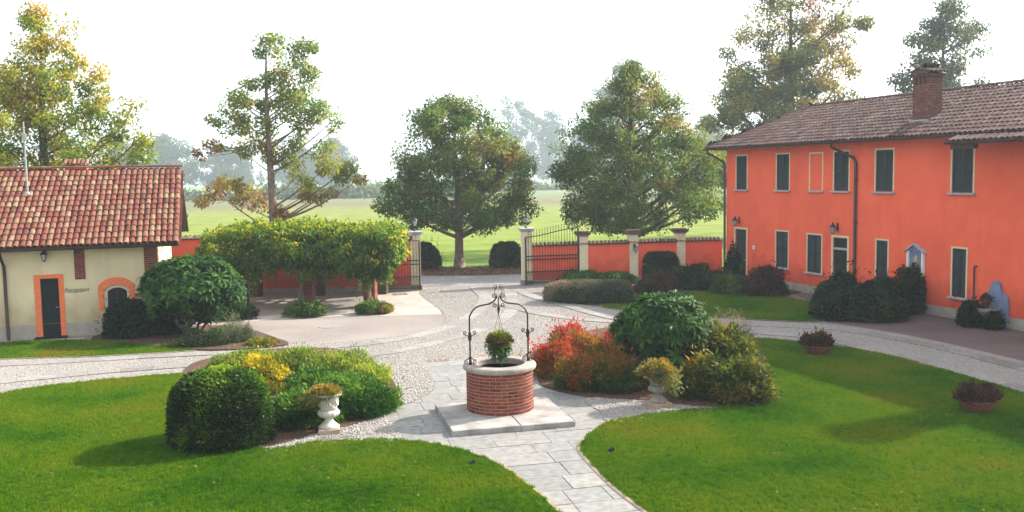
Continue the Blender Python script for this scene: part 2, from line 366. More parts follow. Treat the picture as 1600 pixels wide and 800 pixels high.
# ------------------------------------------------------------------ object helpers
def link(o, parent=None):
    COL.objects.link(o)
    if parent is not None:
        o.parent = parent
    return o
def tag(o, label, cat, group=None):
    o['label'] = label
    o['category'] = cat
    if group:
        o['group'] = group
    return o
def thing(name, label, cat, loc=(0, 0, 0), rz=0.0, group=None):
    o = bpy.data.objects.new(name, None)
    o.empty_display_size = 0.2
    o.location = loc
    o.rotation_euler = (0, 0, rz)
    link(o)
    return tag(o, label, cat, group)
def stuff(o):
    o['kind'] = 'stuff'
    return o
def struct(o):
    o['kind'] = 'structure'
    return o
class MB:
    def __init__(s):
        s.v = []; s.f = []; s.t = []; s.m = None
    def add(s, verts, faces, tint=0.0):
        b = len(s.v)
        if s.m is not None:
            verts = [tuple(s.m @ Vector(q)) for q in verts]
        s.v += [tuple(q) for q in verts]
        for f in faces:
            s.f.append([i + b for i in f]); s.t.append(tint)
        return s
    def box(s, x0, x1, y0, y1, z0, z1, tint=0.0):
        v = [(x0, y0, z0), (x1, y0, z0), (x1, y1, z0), (x0, y1, z0), (x0, y0, z1), (x1, y0, z1), (x1, y1, z1), (x0, y1, z1)]
        return s.add(v, [(0, 3, 2, 1), (4, 5, 6, 7), (0, 1, 5, 4), (1, 2, 6, 5), (2, 3, 7, 6), (3, 0, 4, 7)], tint)
    def bbox(s, x0, x1, y0, y1, z0, z1, b=0.006, tint=0.0):
        """box whose edges are chamfered"""
        v = []
        for z, k in ((z0, b), (z0 + b, 0), (z1 - b, 0), (z1, b)):
            v += [(x0 + k, y0 + k, z), (x1 - k, y0 + k, z), (x1 - k, y1 - k, z), (x0 + k, y1 - k, z)]
        f = [(0, 3, 2, 1), (12, 13, 14, 15)]
        for r in range(3):
            for i in range(4):
                j = (i + 1) % 4
                f.append((r * 4 + i, r * 4 + j, r * 4 + 4 + j, r * 4 + 4 + i))
        return s.add(v, f, tint)
    def prism(s, poly, z0, z1, tint=0.0):
        n = len(poly)
        v = [(p[0], p[1], z0) for p in poly] + [(p[0], p[1], z1) for p in poly]
        f = [tuple(range(n, 2 * n)), tuple(range(n - 1, -1, -1))]
        for i in range(n):
            j = (i + 1) % n
            f.append((i, j, n + j, n + i))
        return s.add(v, f, tint)
    def vprism(s, poly, y0, y1, tint=0.0):
        """polygon in the x-z plane pushed along y"""
        n = len(poly)
        v = [(p[0], y0, p[1]) for p in poly] + [(p[0], y1, p[1]) for p in poly]
        f = [tuple(range(n)), tuple(range(2 * n - 1, n - 1, -1))]
        for i in range(n):
            j = (i + 1) % n
            f.append((j, i, n + i, n + j))
        return s.add(v, f, tint)
    def tube(s, pts, r, n=6, tint=0.0, cap=True):
        P = [Vector(q) for q in pts]
        R = r if hasattr(r, '__len__') else [r] * len(P)
        v = []; f = []
        ref = None
        for i, q in enumerate(P):
            d = (P[min(i + 1, len(P) - 1)] - P[max(i - 1, 0)])
            if d.length < 1e-9:
                d = Vector((0, 0, 1))
            d.normalize()
            if ref is None:
                ref = Vector((0, 0, 1)) if abs(d.z) < 0.9 else Vector((1, 0, 0))
            a = d.cross(ref)
            if a.length < 1e-4:
                a = d.cross(Vector((0.3, 1, 0.2)))
            a.normalize()
            b = d.cross(a)
            ref = a.cross(d)
            for k in range(n):
                t = 2 * math.pi * k / n
                v.append(q + (a * math.cos(t) + b * math.sin(t)) * R[i])
        for i in range(len(P) - 1):
            for k in range(n):
                j = (k + 1) % n
                f.append((i * n + k, i * n + j, (i + 1) * n + j, (i + 1) * n + k))
        if cap:
            f.append(tuple(range(n))); f.append(tuple(range(len(v) - 1, len(v) - n - 1, -1)))
        return s.add(v, f, tint)
    def lathe(s, prof, n=24, fn=None, c=(0, 0, 0), tint=0.0):
        v = []; f = []
        for i, (r, z) in enumerate(prof):
            for k in range(n):
                t = 2 * math.pi * k / n
                rr = r * (fn(i, t) if fn else 1)
                v.append((c[0] + rr * math.cos(t), c[1] + rr * math.sin(t), c[2] + z))
        for i in range(len(prof) - 1):
            for k in range(n):
                j = (k + 1) % n
                f.append((i * n + k, i * n + j, (i + 1) * n + j, (i + 1) * n + k))
        if prof[0][0] > 1e-4: f.append(tuple(range(n - 1, -1, -1)))
        if prof[-1][0] > 1e-4: f.append(tuple(range(len(v) - n, len(v))))
        return s.add(v, f, tint)
    def mesh(s, name, mat, sm=False):
        me = bpy.data.meshes.new(name)
        me.from_pydata(s.v, [], s.f)
        me.materials.append(mat)
        if any(s.t):
            a = me.attributes.new('tint', 'FLOAT', 'FACE')
            a.data.foreach_set('value', s.t)
        if sm:
            me.polygons.foreach_set('use_smooth', [True] * len(me.polygons))
        me.update()
        return me
    def build(s, name, mat, parent=None, sm=False, loc=(0, 0, 0), rz=0.0):
        o = bpy.data.objects.new(name, s.mesh(name, mat, sm))
        o.location = loc
        o.rotation_euler = (0, 0, rz)
        return link(o, parent)
def put(me, name, parent, loc, rot=(0, 0, 0), scale=(1, 1, 1)):
    o = bpy.data.objects.new(name, me)
    o.location = loc; o.rotation_euler = rot; o.scale = scale
    return link(o, parent)
def copy_tree(o, parent=None):
    c = o.copy()
    COL.objects.link(c)
    c.parent = parent
    for ch in list(o.children):
        copy_tree(ch, c)
    return c
def spiral(c, r0, r1, a0, turns, n=14, ax=(1, 0, 0), az=(0, 0, 1)):
    c = Vector(c); ax = Vector(ax); az = Vector(az)
    out = []
    for i in range(n + 1):
        t = i / n
        r = r0 + (r1 - r0) * t
        a = a0 + turns * 2 * math.pi * t
        out.append(c + ax * (r * math.cos(a)) + az * (r * math.sin(a)))
    return out

# ------------------------------------------------------------------ foliage
def leaf_mesh(name, P, D, Nn, L, W, tint, mat, fold=0.25, droop=0.15):
    """one folded four-point blade per leaf; P base points, D directions, Nn normals (N,3)"""
    n = len(P)
    D = D / (np.linalg.norm(D, axis=1, keepdims=True) + 1e-9)
    Sd = np.cross(D, Nn); Sd /= (np.linalg.norm(Sd, axis=1, keepdims=True) + 1e-9)
    Up = np.cross(Sd, D)
    L = np.broadcast_to(L, n)[:, None]; W = np.broadcast_to(W, n)[:, None]
    v = np.empty((n, 4, 3), np.float32)
    v[:, 0] = P
    v[:, 1] = P + D * L * 0.45 + Sd * W * 0.5 + Up * W * fold
    v[:, 2] = P + D * L - Up * L * droop
    v[:, 3] = P + D * L * 0.45 - Sd * W * 0.5 + Up * W * fold
    me = bpy.data.meshes.new(name)
    me.vertices.add(n * 4)
    me.vertices.foreach_set('co', v.ravel())
    me.loops.add(n * 4)
    me.loops.foreach_set('vertex_index', np.arange(n * 4, dtype=np.int32))
    me.polygons.add(n)
    me.polygons.foreach_set('loop_start', np.arange(0, n * 4, 4, dtype=np.int32))
    me.polygons.foreach_set('loop_total', np.full(n, 4, np.int32))
    a = me.attributes.new('tint', 'FLOAT', 'FACE')
    a.data.foreach_set('value', np.clip(tint, 0, 1).astype(np.float32))
    me.materials.append(mat)
    me.update(calc_edges=True)
    return me
def rnd_dirs(rg, n):
    d = rg.normal(size=(n, 3))
    return d / np.linalg.norm(d, axis=1, keepdims=True)
def profile_at(prof, f):
    zs = [p[0] for p in prof]
    return np.interp(f, zs, [p[1] for p in prof]), np.interp(f, zs, [p[2] for p in prof])

def make_tree(name, label, cat, x, y, z_top, z_bot, prof, nclump, clump_r, nleaf, leafL, mat, trunk_r, seed,
              bark='bark', group=None, tintf=None, depth=0.9, fork=None, shell=0.55, flat=0.75, lean=0.0, ragged=0.12, nmain=26, aspect=0.62, sparse=None, wexp=1.3, limbk=1.0, anchors=None):
    """prof: list of (height fraction of the crown, left radius, right radius)"""
    rg = np.random.default_rng(seed)
    t = thing(name, label, cat, (x, y, 0), 0, group)
    H = z_top - z_bot
    cs = []
    mx = max(max(p[1], p[2]) for p in prof)
    tries = 0
    while len(cs) < nclump and tries < nclump * 40:
        tries += 1
        f = rg.random()
        rl, rr = profile_at(prof, f)
        a = rg.random() * 2 * math.pi
        w = (1 + math.cos(a)) / 2
        R = rl * (1 - w) + rr * w
        if rg.random() > (R / mx) ** wexp + 0.05:
            continue
        k = rg.random() ** shell
        R2 = max(R - clump_r * 0.6, 0.05) * k * (1 + rg.normal() * ragged)
        q = np.array([R2 * math.cos(a) + lean * f, R2 * math.sin(a) * depth, z_bot + H * f])
        if sparse is not None and rg.random() < sparse(q):
            continue
        cs.append(q)
    crs = np.full(len(cs), clump_r)
    if anchors is not None:         # clump centres of this crown: (x offset, height, radius), each with a partner in depth
        cs = []; crs = []
        for (ax, az, ar) in anchors:
            for k in range(2):
                cs.append((ax + rg.normal() * 0.12, rg.uniform(-1, 1) * (0.4 + 0.45 * abs(ax) ** 0.7), az + rg.normal() * 0.1)); crs.append(ar)
        crs = np.array(crs)
    cs = np.array(cs)
    # trunk
    zt = z_bot + H * 0.93
    tp = []
    tr = []
    nseg = 12
    for i in range(nseg + 1):
        k = i / nseg
        tp.append(Vector((lean * max(0, (k * zt - z_bot) / H) + math.sin(k * 5 + seed) * 0.12 * k, math.cos(k * 4 + seed) * 0.12 * k, k * zt - 0.05)))
        tr.append(trunk_r * ((1 - k) ** 0.75 * 0.95 + 0.05) * (1.35 if i == 0 else 1.0))
    MB().tube(tp, tr, 9).build('trunk', M[bark], t, sm=True)
    def trunk_at(z):
        k = min(max(z / zt, 0), 1) * nseg
        i = min(int(k), nseg - 1)
        return tp[i].lerp(tp[i + 1], k - i), tr[i] * (1 - (k - i)) + tr[i + 1] * (k - i)
    br = MB()
    mains = []
    idx = rg.permutation(len(cs))[:nmain]
    for i in idx:
        c = Vector(cs[i])
        hd = math.hypot(c.x - lean * 0.5, c.y)
        za = max(z_bot * (0.75 + 0.3 * rg.random()), c.z - hd * (0.55 + 0.35 * rg.random()))
        p0, r0 = trunk_at(min(za, zt * 0.96))
        mid = p0.lerp(c, 0.5) + Vector((rg.normal() * 0.2, rg.normal() * 0.2, -hd * 0.08 + rg.normal() * 0.15))
        path = []
        for k in range(7):
            u = k / 6
            path.append(p0 * (1 - u) ** 2 + mid * (2 * u * (1 - u)) + c * u * u)
        rb = min(r0 * 0.55, 0.03 + hd * 0.022) * (trunk_r / 0.25) ** 0.4 * limbk
        br.tube(path, [rb * (1 - 0.8 * k / 6) for k in range(7)], 5, cap=False)
        mains.append((path, rb))
    nodes = np.array([list(p) for path, rb in mains for p in path[2:]])
    for c in cs:
        dd = np.linalg.norm(nodes - c, axis=1)
        j = int(np.argmin(dd))
        if 0.05 < dd[j] < H * 0.5:
            a = Vector(nodes[j]); b = Vector(c)
            m2 = a.lerp(b, 0.5) + Vector(rg.normal(size=3) * 0.08 * dd[j])
            br.tube([a, m2, b], [0.022 * (trunk_r / 0.25) ** 0.4, 0.016, 0.008], 4, cap=False)
    br.build('limbs', M[bark], t, sm=True)
    # leaves
    wgt = rg.lognormal(0, 0.3, len(cs)) * crs ** 1.8; wgt /= wgt.sum()
    ci = rg.choice(len(cs), nleaf, p=wgt)
    g = rg.normal(size=(nleaf, 3))
    g /= np.linalg.norm(g, axis=1, keepdims=True)
    rad = crs[ci][:, None] * (rg.random((nleaf, 1)) ** 0.45) * rg.uniform(0.65, 1.2, (len(cs), 1))[ci]
    off = g * rad * np.array([1, 1, flat])
    P = cs[ci] + off
    D = g * 0.7 + rg.normal(size=(nleaf, 3)) * 0.6 + np.array([0, 0, -0.35])
    Nn = g * 0.5 + rg.normal(size=(nleaf, 3)) * 0.5 + np.array([0, 0, 0.9])
    L = leafL * rg.uniform(0.6, 1.25, nleaf)
    ctint = rg.normal(0.0, 0.16, len(cs))
    base = tintf(P, (P[:, 2] - z_bot) / H, rg) if tintf else np.full(nleaf, 0.4)
    tint = base + ctint[ci] + rg.normal(0, 0.12, nleaf)
    cr = bpy.data.objects.new('crown', leaf_mesh('crown', P, D, Nn, L, L * aspect, tint, mat))
    link(cr, t)
    return t

def make_bush(name, label, cat, x, y, rx, ry, h, nleaf, leafL, mat, seed, z0=0.04, group=None, shape='dome', lumps=14,
              lump_amp=0.16, base=0.5, spread=0.2, aspect=0.5, rz=0.0, up=0.3, top_tint=0.0, tintf=None, skirt=0.1, hgt_lift=0.0, core=True, core_mat=None, depth=0.22, stem=True, parent_z=0.0, spiky=0.0):
    """a shrub as leaves in an irregular shell of given depth over a woody inner mass"""
    rg = np.random.default_rng(seed)
    t = thing(name, label, cat, (x, y, z0), rz, group)
    # random lumps that raise or lower the surface
    ld = rnd_dirs(rg, lumps); ld[:, 2] = np.abs(ld[:, 2])
    la = rg.uniform(-0.3, 1.0, lumps) * lump_amp
    l2 = rnd_dirs(rg, 70); l2[:, 2] = np.abs(l2[:, 2])
    a2 = rg.uniform(-0.5, 1.0, 70) * lump_amp * 0.75
    norm = [1.0]
    def surf(d):
        """radius multiplier for unit directions d (n,3), z>=0"""
        k = np.ones(len(d))
        dots = d @ ld.T
        k += (np.exp(-(1 - dots) * 9.0) * la).sum(axis=1)
        k += (np.exp(-(1 - d @ l2.T) * 55.0) * a2).sum(axis=1)
        k = k / norm[0]
        if shape == 'block':
            p = 5.0
            q = (np.abs(d[:, 0]) ** p + np.abs(d[:, 1]) ** p + np.abs(d[:, 2]) ** p) ** (-1 / p)
            k *= q
        elif shape == 'barrel':
            p = 3.4
            q = ((np.hypot(d[:, 0], d[:, 1])) ** p + np.abs(d[:, 2]) ** p) ** (-1 / p)
            k *= q
        elif shape == 'cone':
            k *= 1.0 / (np.hypot(d[:, 0], d[:, 1]) + np.abs(d[:, 2]) + 1e-6) ** 0.85
        return k
    shp, shape = shape, 'dome'
    dd = rnd_dirs(rg, 500); dd[:, 2] = np.abs(dd[:, 2])
    norm[0] = float(np.percentile(surf(dd), 62))
    shape = shp
    n = nleaf
    d = rnd_dirs(rg, n)
    d[:, 2] = np.abs(d[:, 2])
    # area weighting for squashed shapes
    sc3 = np.array([rx, ry, h])
    k = surf(d) * (1 - depth * rg.random(n) ** 1.6)
    P = d * k[:, None] * sc3
    P[:, 2] = np.where(P[:, 2] < skirt * h, P[:, 2] + rg.random(n) * skirt * h, P[:, 2]) + hgt_lift
    nr = d / sc3; nr /= np.linalg.norm(nr, axis=1, keepdims=True)
    D = nr * 0.7 + rg.normal(size=(n, 3)) * 0.55 + np.array([0, 0, up])
    Nn = nr * 0.4 + rg.normal(size=(n, 3)) * 0.45 + np.array([0, 0, 0.8])
    L = leafL * np.clip(rg.lognormal(-0.05, 0.3, n), 0.45, 1.9)
    if not spiky and shape == 'dome': spiky = 0.025
    if spiky:
        m = rg.random(n) < spiky
        P[m] += nr[m] * (rg.random((m.sum(), 1)) * 0.3 * h) + np.array([0, 0, 1]) * (rg.random((m.sum(), 1)) * 0.18 * h)
    clt = (np.exp(-(1 - d @ ld.T) * 14.0) * rg.normal(0, 0.2, lumps)).sum(axis=1) + (np.exp(-(1 - d @ l2.T) * 55.0) * rg.normal(0, 0.22, 70)).sum(axis=1)
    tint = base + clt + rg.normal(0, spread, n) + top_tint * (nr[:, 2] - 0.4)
    if tintf is not None:
        tint = tint + tintf(P)
    fo = bpy.data.objects.new('foliage', leaf_mesh('foliage', P, D, Nn, L, L * aspect, tint, mat))
    link(fo, t)
    if core:
        nu, nv = 14, 7
        v = []; f = []
        for i in range(nv + 1):
            el = (i / nv) * math.pi / 2
            for j in range(nu):
                a = 2 * math.pi * j / nu
                v.append((math.cos(a) * math.cos(el), math.sin(a) * math.cos(el), math.sin(el)))
        va = np.array(v)
        kk = surf(va) * (1 - depth * 0.92) * rg.uniform(0.92, 1.0, len(va))
        va = va * kk[:, None] * sc3
        va[:, 2] += hgt_lift
        for i in range(nv):
            for j in range(nu):
                j2 = (j + 1) % nu
                f.append((i * nu + j, i * nu + j2, (i + 1) * nu + j2, (i + 1) * nu + j))
        MB().add([tuple(q) for q in va], f).build('inner_growth', core_mat or M['dark_green'], t)
    if stem:
        st = MB()
        for i in range(6):
            a = rg.random() * 6.28
            q = Vector((math.cos(a) * rx * 0.5, math.sin(a) * ry * 0.5, h * 0.6 + hgt_lift))
            st.tube([(math.cos(a) * 0.04, math.sin(a) * 0.04, -0.05), Vector((q.x * 0.4, q.y * 0.4, q.z * 0.5)), q], [0.025, 0.018, 0.008], 5)
        st.build('stems', M['bark'], t)
    return t

def whorl_mesh(name, n, L, W, seed):
    """a rosette of long drooping pointed leaves"""
    rg = random.Random(seed)
    b = MB()
    for i in range(n):
        a = i * 2.4 + rg.uniform(-0.3, 0.3)
        el = rg.uniform(0.05, 0.95)
        l = L * rg.uniform(0.75, 1.15); w = W * rg.uniform(0.8, 1.2)
        ca, sa = math.cos(a), math.sin(a)
        def pt(u, s, lift):
            r = l * (u * math.cos(el) ) ; z = l * (u * math.sin(el)) - l * 0.45 * u * u
            return (r * ca - s * sa, r * sa + s * ca, z + lift)
        v = [pt(0.0, 0, 0), pt(0.35, w * 0.5, w * 0.15), pt(0.35, 0, -w * 0.05), pt(0.35, -w * 0.5, w * 0.15), pt(0.7, w * 0.38, w * 0.1), pt(0.7, 0, -w * 0.04), pt(0.7, -w * 0.38, w * 0.1), pt(1.0, 0, 0)]
        b.add(v, [(0, 1, 2), (0, 2, 3), (1, 4, 5, 2), (2, 5, 6, 3), (4, 7, 5), (5, 7, 6)], tint=0.001 + rg.random() * 0.4)
    return b.mesh(name, M['whorl'])
WHORLS = [whorl_mesh('leaf_whorl', 11, 0.27, 0.062, 50 + i) for i in range(4)]
def whorl_shrub(name, label, x, y, rx, ry, h, z_low, nw, seed, trunks=5, shapek=1.0, scale=1.0):
    rg = np.random.default_rng(seed)
    t = thing(name, label, 'shrub', (x, y, 0.04))
    ld = rnd_dirs(rg, 10); la = rg.uniform(-0.05, 0.2, 10)
    st = MB()
    bases = []
    for i in range(trunks):
        a = 6.28 * i / trunks + rg.random()
        p0 = Vector((0.18 * math.cos(a), 0.18 * math.sin(a), -0.05))
        p1 = Vector((0.35 * rx * math.cos(a), 0.35 * ry * math.sin(a), z_low + 0.1))
        p2 = Vector((0.55 * rx * math.cos(a + 0.3), 0.55 * ry * math.sin(a + 0.3), z_low + (h - z_low) * 0.6))
        st.tube([p0, p0.lerp(p1, 0.5) + Vector((0, 0, 0.08)), p1, p2], [0.05, 0.042, 0.034, 0.014], 6)
        bases.append(p1)
    for i in range(nw):
        d = rnd_dirs(rg, 1)[0]
        if rg.random() < 0.8: d[2] = abs(d[2])
        k = 1 + (np.exp(-(1 - ld @ d) * 6) * la).sum()
        k *= (0.62 + 0.38 * rg.random() ** 0.5)
        c = (z_low + h) / 2
        hz = (h - z_low) / 2
        q = np.array([d[0] * rx * k, d[1] * ry * k, c + d[2] * hz * k])
        fz = (q[2] - z_low) / (h - z_low)
        q[:2] *= shapek + (1 - shapek) * (1 - fz)
        s = rg.uniform(0.8, 1.25) * scale
        tilt = Vector((d[0], d[1], max(d[2], 0) + 0.55)).normalized()
        e = tilt.to_track_quat('Z', 'Y')
        o = put(WHORLS[i % 4], 'leaf_whorl', t, tuple(q), (0, 0, 0), (s, s, s))
        o.rotation_euler = (e.to_matrix() @ Matrix.Rotation(rg.random() * 6.28, 3, 'Z')).to_euler()
        b = bases[int(rg.integers(trunks))]
        if i % 3 == 0:
            st.tube([b, b.lerp(Vector(q), 0.6) + Vector((0, 0, -0.05)), Vector(q)], [0.018, 0.012, 0.006], 4, cap=False)
    st.build('stems', M['bark_pale'], t, sm=True)
    # leaves further in, under the whorls
    n = nw * 9
    d = rnd_dirs(rg, n)
    kk = rg.uniform(0.2, 0.8, n)[:, None]
    P = d * kk * np.array([rx, ry, (h - z_low) / 2]) + np.array([0, 0, (z_low + h) / 2])
    D = d + rg.normal(size=(n, 3)) * 0.5
    Nn = rg.normal(size=(n, 3)) * 0.4 + np.array([0, 0, 1])
    o = bpy.data.objects.new('inner_leaves', leaf_mesh('inner_leaves', P, D, Nn, rg.uniform(0.16, 0.28, n) * scale, 0.055 * scale, rg.random(n) * 0.4, M['whorl']))
    stuff(link(o, t))
    return t

# ------------------------------------------------------------------ geometry-node scatter for uncountable ground cover
def scatter(o, src, density, smin, smax, dmin=None, tilt=0.25, seed=0):
    ng = bpy.data.node_groups.new('scatter', 'GeometryNodeTree')
    ng.interface.new_socket('Geometry', in_out='INPUT', socket_type='NodeSocketGeometry')
    ng.interface.new_socket('Geometry', in_out='OUTPUT', socket_type='NodeSocketGeometry')
    gi = ng.nodes.new('NodeGroupInput'); go = ng.nodes.new('NodeGroupOutput')
    dp = ng.nodes.new('GeometryNodeDistributePointsOnFaces')
    if dmin:
        dp.distribute_method = 'POISSON'
        dp.inputs['Distance Min'].default_value = dmin
        dp.inputs['Density Max'].default_value = density
    else:
        dp.inputs['Density'].default_value = density
    dp.inputs['Seed'].default_value = seed
    oi = ng.nodes.new('GeometryNodeObjectInfo')
    oi.inputs['Object'].default_value = src
    oi.transform_space = 'ORIGINAL'
    ip = ng.nodes.new('GeometryNodeInstanceOnPoints')
    rr = ng.nodes.new('FunctionNodeRandomValue'); rr.data_type = 'FLOAT_VECTOR'
    rr.inputs[0].default_value = (-tilt, -tilt, 0); rr.inputs[1].default_value = (tilt, tilt, 6.283)
    rs = ng.nodes.new('FunctionNodeRandomValue'); rs.data_type = 'FLOAT'
    rs.inputs[2].default_value = smin; rs.inputs[3].default_value = smax
    rs.inputs['Seed'].default_value = 3
    rt = ng.nodes.new('FunctionNodeRandomValue'); rt.data_type = 'FLOAT'
    rt.inputs['Seed'].default_value = 9
    sa = ng.nodes.new('GeometryNodeStoreNamedAttribute')
    sa.data_type = 'FLOAT'; sa.domain = 'INSTANCE'
    sa.inputs['Name'].default_value = 'tint'
    Lk = ng.links.new
    Lk(gi.outputs[0], dp.inputs['Mesh']); Lk(dp.outputs['Points'], ip.inputs['Points'])
    Lk(oi.outputs['Geometry'], ip.inputs['Instance']); Lk(rr.outputs[0], ip.inputs['Rotation']); Lk(rs.outputs[1], ip.inputs['Scale'])
    Lk(ip.outputs[0], sa.inputs['Geometry']); Lk(rt.outputs[1], sa.inputs['Value']); Lk(sa.outputs[0], go.inputs[0])
    md = o.modifiers.new('scatter', 'NODES')
    md.node_group = ng
    return stuff(o)
def tuft_source():
    rg = random.Random(3)
    b = MB()
    for i in range(14):
        a = rg.random() * 6.28; r = 0.05 * rg.random() ** 0.5
        x, y = r * math.cos(a), r * math.sin(a)
        h = rg.uniform(0.022, 0.05); w = rg.uniform(0.003, 0.006)
        t = rg.random() * 6.28; ln = rg.uniform(0.005, 0.03)
        dx, dy = math.cos(t) * ln, math.sin(t) * ln
        px, py = -math.sin(t) * w, math.cos(t) * w
        b.add([(x - px, y - py, -0.005), (x + px, y + py, -0.005), (x + px * 0.6 + dx * 0.4, y + py * 0.6 + dy * 0.4, h * 0.6), (x + dx, y + dy, h), (x - px * 0.6 + dx * 0.4, y - py * 0.6 + dy * 0.4, h * 0.6)], [(0, 1, 2, 4), (4, 2, 3)])
    return bpy.data.objects.new('grass_tuft', b.mesh('grass_tuft', M['grass']))
def pebble_source():
    b = MB()
    b.lathe([(0.0001, -0.012), (0.02, -0.008), (0.027, 0.002), (0.022, 0.011), (0.011, 0.0155), (0.0001, 0.0165)], 8, fn=lambda i, t: 1 + 0.22 * math.cos(2 * t))
    return bpy.data.objects.new('pebble', b.mesh('pebble', M['pebble'], True))
TUFT, PEBBLE = tuft_source(), pebble_source()
def sheet(name, poly, z, mat):
    me = bpy.data.meshes.new(name)
    me.from_pydata([(p[0], p[1], z) for p in poly], [], [tuple(range(len(poly)))])
    if me.polygons[0].normal.z < 0:
        me.flip_normals()
    me.materials.append(mat)
    o = bpy.data.objects.new(name, me)
    return link(o)
def gpoly(px, closed=True, n=5):
    return smooth([G(*q) for q in px], closed, n)

# ================================================================== GROUND
Z_COB, Z_FAN, Z_LAWN = 0.006, 0.026, 0.045
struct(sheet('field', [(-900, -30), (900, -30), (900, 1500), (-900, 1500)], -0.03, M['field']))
# paved yard (everything inside the walls), road outside the gate
yard = struct(sheet('courtyard', [(-26, 0), (24, 0), (24, 20), (10.6, 44.6), (-4.5, 42.2), (-26, 42.2)], 0.0, M['porphyry']))
struct(sheet('road', [(-40, 42.0), (-4.5, 42.0), (0.8, 42.6), (9, 44.8), (12, 45.2), (12, 48.3), (0, 47.3), (-8, 46.6), (-40, 45.5)], 0.004, M['asphalt']))
litter_poly = [G(*q) for q in [(560, 432), (655, 431), (740, 431), (830, 428), (900, 425), (900, 412), (830, 416), (720, 416), (655, 419), (560, 424)]]
struct(sheet('leafy_verge', litter_poly, 0.012, M['soil']))
# cobbled drive: ring road, gate area and the fans around the well
cob_poly = gpoly([(-90, 628), (0, 612), (100, 600), (200, 590), (300, 582), (420, 570), (560, 566), (610, 560), (640, 600), (700, 590), (835, 590), (850, 540), (950, 525), (1050, 520),
                  (1180, 527), (1250, 533), (1330, 543), (1400, 557), (1500, 583), (1600, 613), (1720, 650), (1720, 604), (1600, 566), (1480, 538), (1400, 522), (1320, 510), (1250, 505), (1200, 502), (1100, 497), (985, 487),
                  (930, 480), (885, 470), (868, 455), (850, 446), (822, 446), (760, 446), (657, 453), (690, 487), (695, 500), (670, 517), (600, 528), (500, 537), (420, 541), (300, 549), (160, 556), (60, 559), (0, 561), (-90, 566)], n=4)
cob = struct(sheet('cobble_paving', cob_poly, Z_COB, M['cobble_bed']))
scatter(sheet('cobbles', cob_poly, Z_COB, M['pebble']), PEBBLE, 700, 0.55, 0.95, dmin=0.032)

struct(sheet('shade_tinted_forecourt', [G(*q) for q in [(1225, 452), (1262, 470), (1290, 503), (1330, 509), (1405, 521), (1485, 537), (1605, 565), (1750, 610), (1900, 660), (1900, 600), (1700, 540), (1515, 500), (1295, 462)]], 0.004, M['gravel']))  # gravel yard with the house's shade put into its colour
# granite wheel tracks, one object per slab
def track(px, width, z=0.031, n=8, mn=0.7, mx=1.5):
    pts = smooth([G(*q) for q in px], False, n)
    V = [Vector(p) for p in pts]
    cum = [0]
    for a, b in zip(V, V[1:]):
        cum.append(cum[-1] + (b - a).length)
    def at(s):
        s = min(max(s, 0), cum[-1])
        for i in range(len(V) - 1):
            if s <= cum[i + 1]:
                k = (s - cum[i]) / max(cum[i + 1] - cum[i], 1e-6)
                d = (V[i + 1] - V[i]).normalized()
                return V[i].lerp(V[i + 1], k), Vector((-d.y, d.x))
        return V[-1], Vector((0, 1))
    s = 0.0
    while s < cum[-1] - 0.3:
        l = random.uniform(mn, mx)
        e = min(s + l, cum[-1])
        (a, na), (b, nb) = at(s + 0.006), at(e - 0.006)
        w = width * random.uniform(0.47, 0.53)
        b0 = MB()
        b0.prism([tuple(a - na * w), tuple(b - nb * w), tuple(b + nb * w), tuple(a + na * w)], -0.02, z + random.uniform(-0.003, 0.004))
        b0.build('track_slab', M['track'], cob)
        s = e
track([(-60, 577), (0, 571), (100, 566), (200, 560), (300, 555), (400, 550), (500, 545), (600, 535), (680, 518), (735, 495), (757, 470), (752, 449)], 0.5)
track([(-60, 606), (0, 598), (100, 588), (200, 579), (300, 572), (400, 565), (520, 561), (620, 550), (700, 531), (770, 508), (800, 482), (795, 448)], 0.5)
track([(742, 449), (765, 468), (830, 488), (910, 500), (1000, 505), (1100, 506), (1165, 508), (1240, 511), (1324, 517), (1450, 540), (1600, 577), (1700, 604)], 0.5, z=0.034)
track([(800, 449), (830, 463), (890, 480), (955, 497), (1040, 510), (1165, 520), (1240, 525), (1290, 531), (1400, 557), (1500, 582), (1600, 610), (1700, 642)], 0.5, z=0.038)

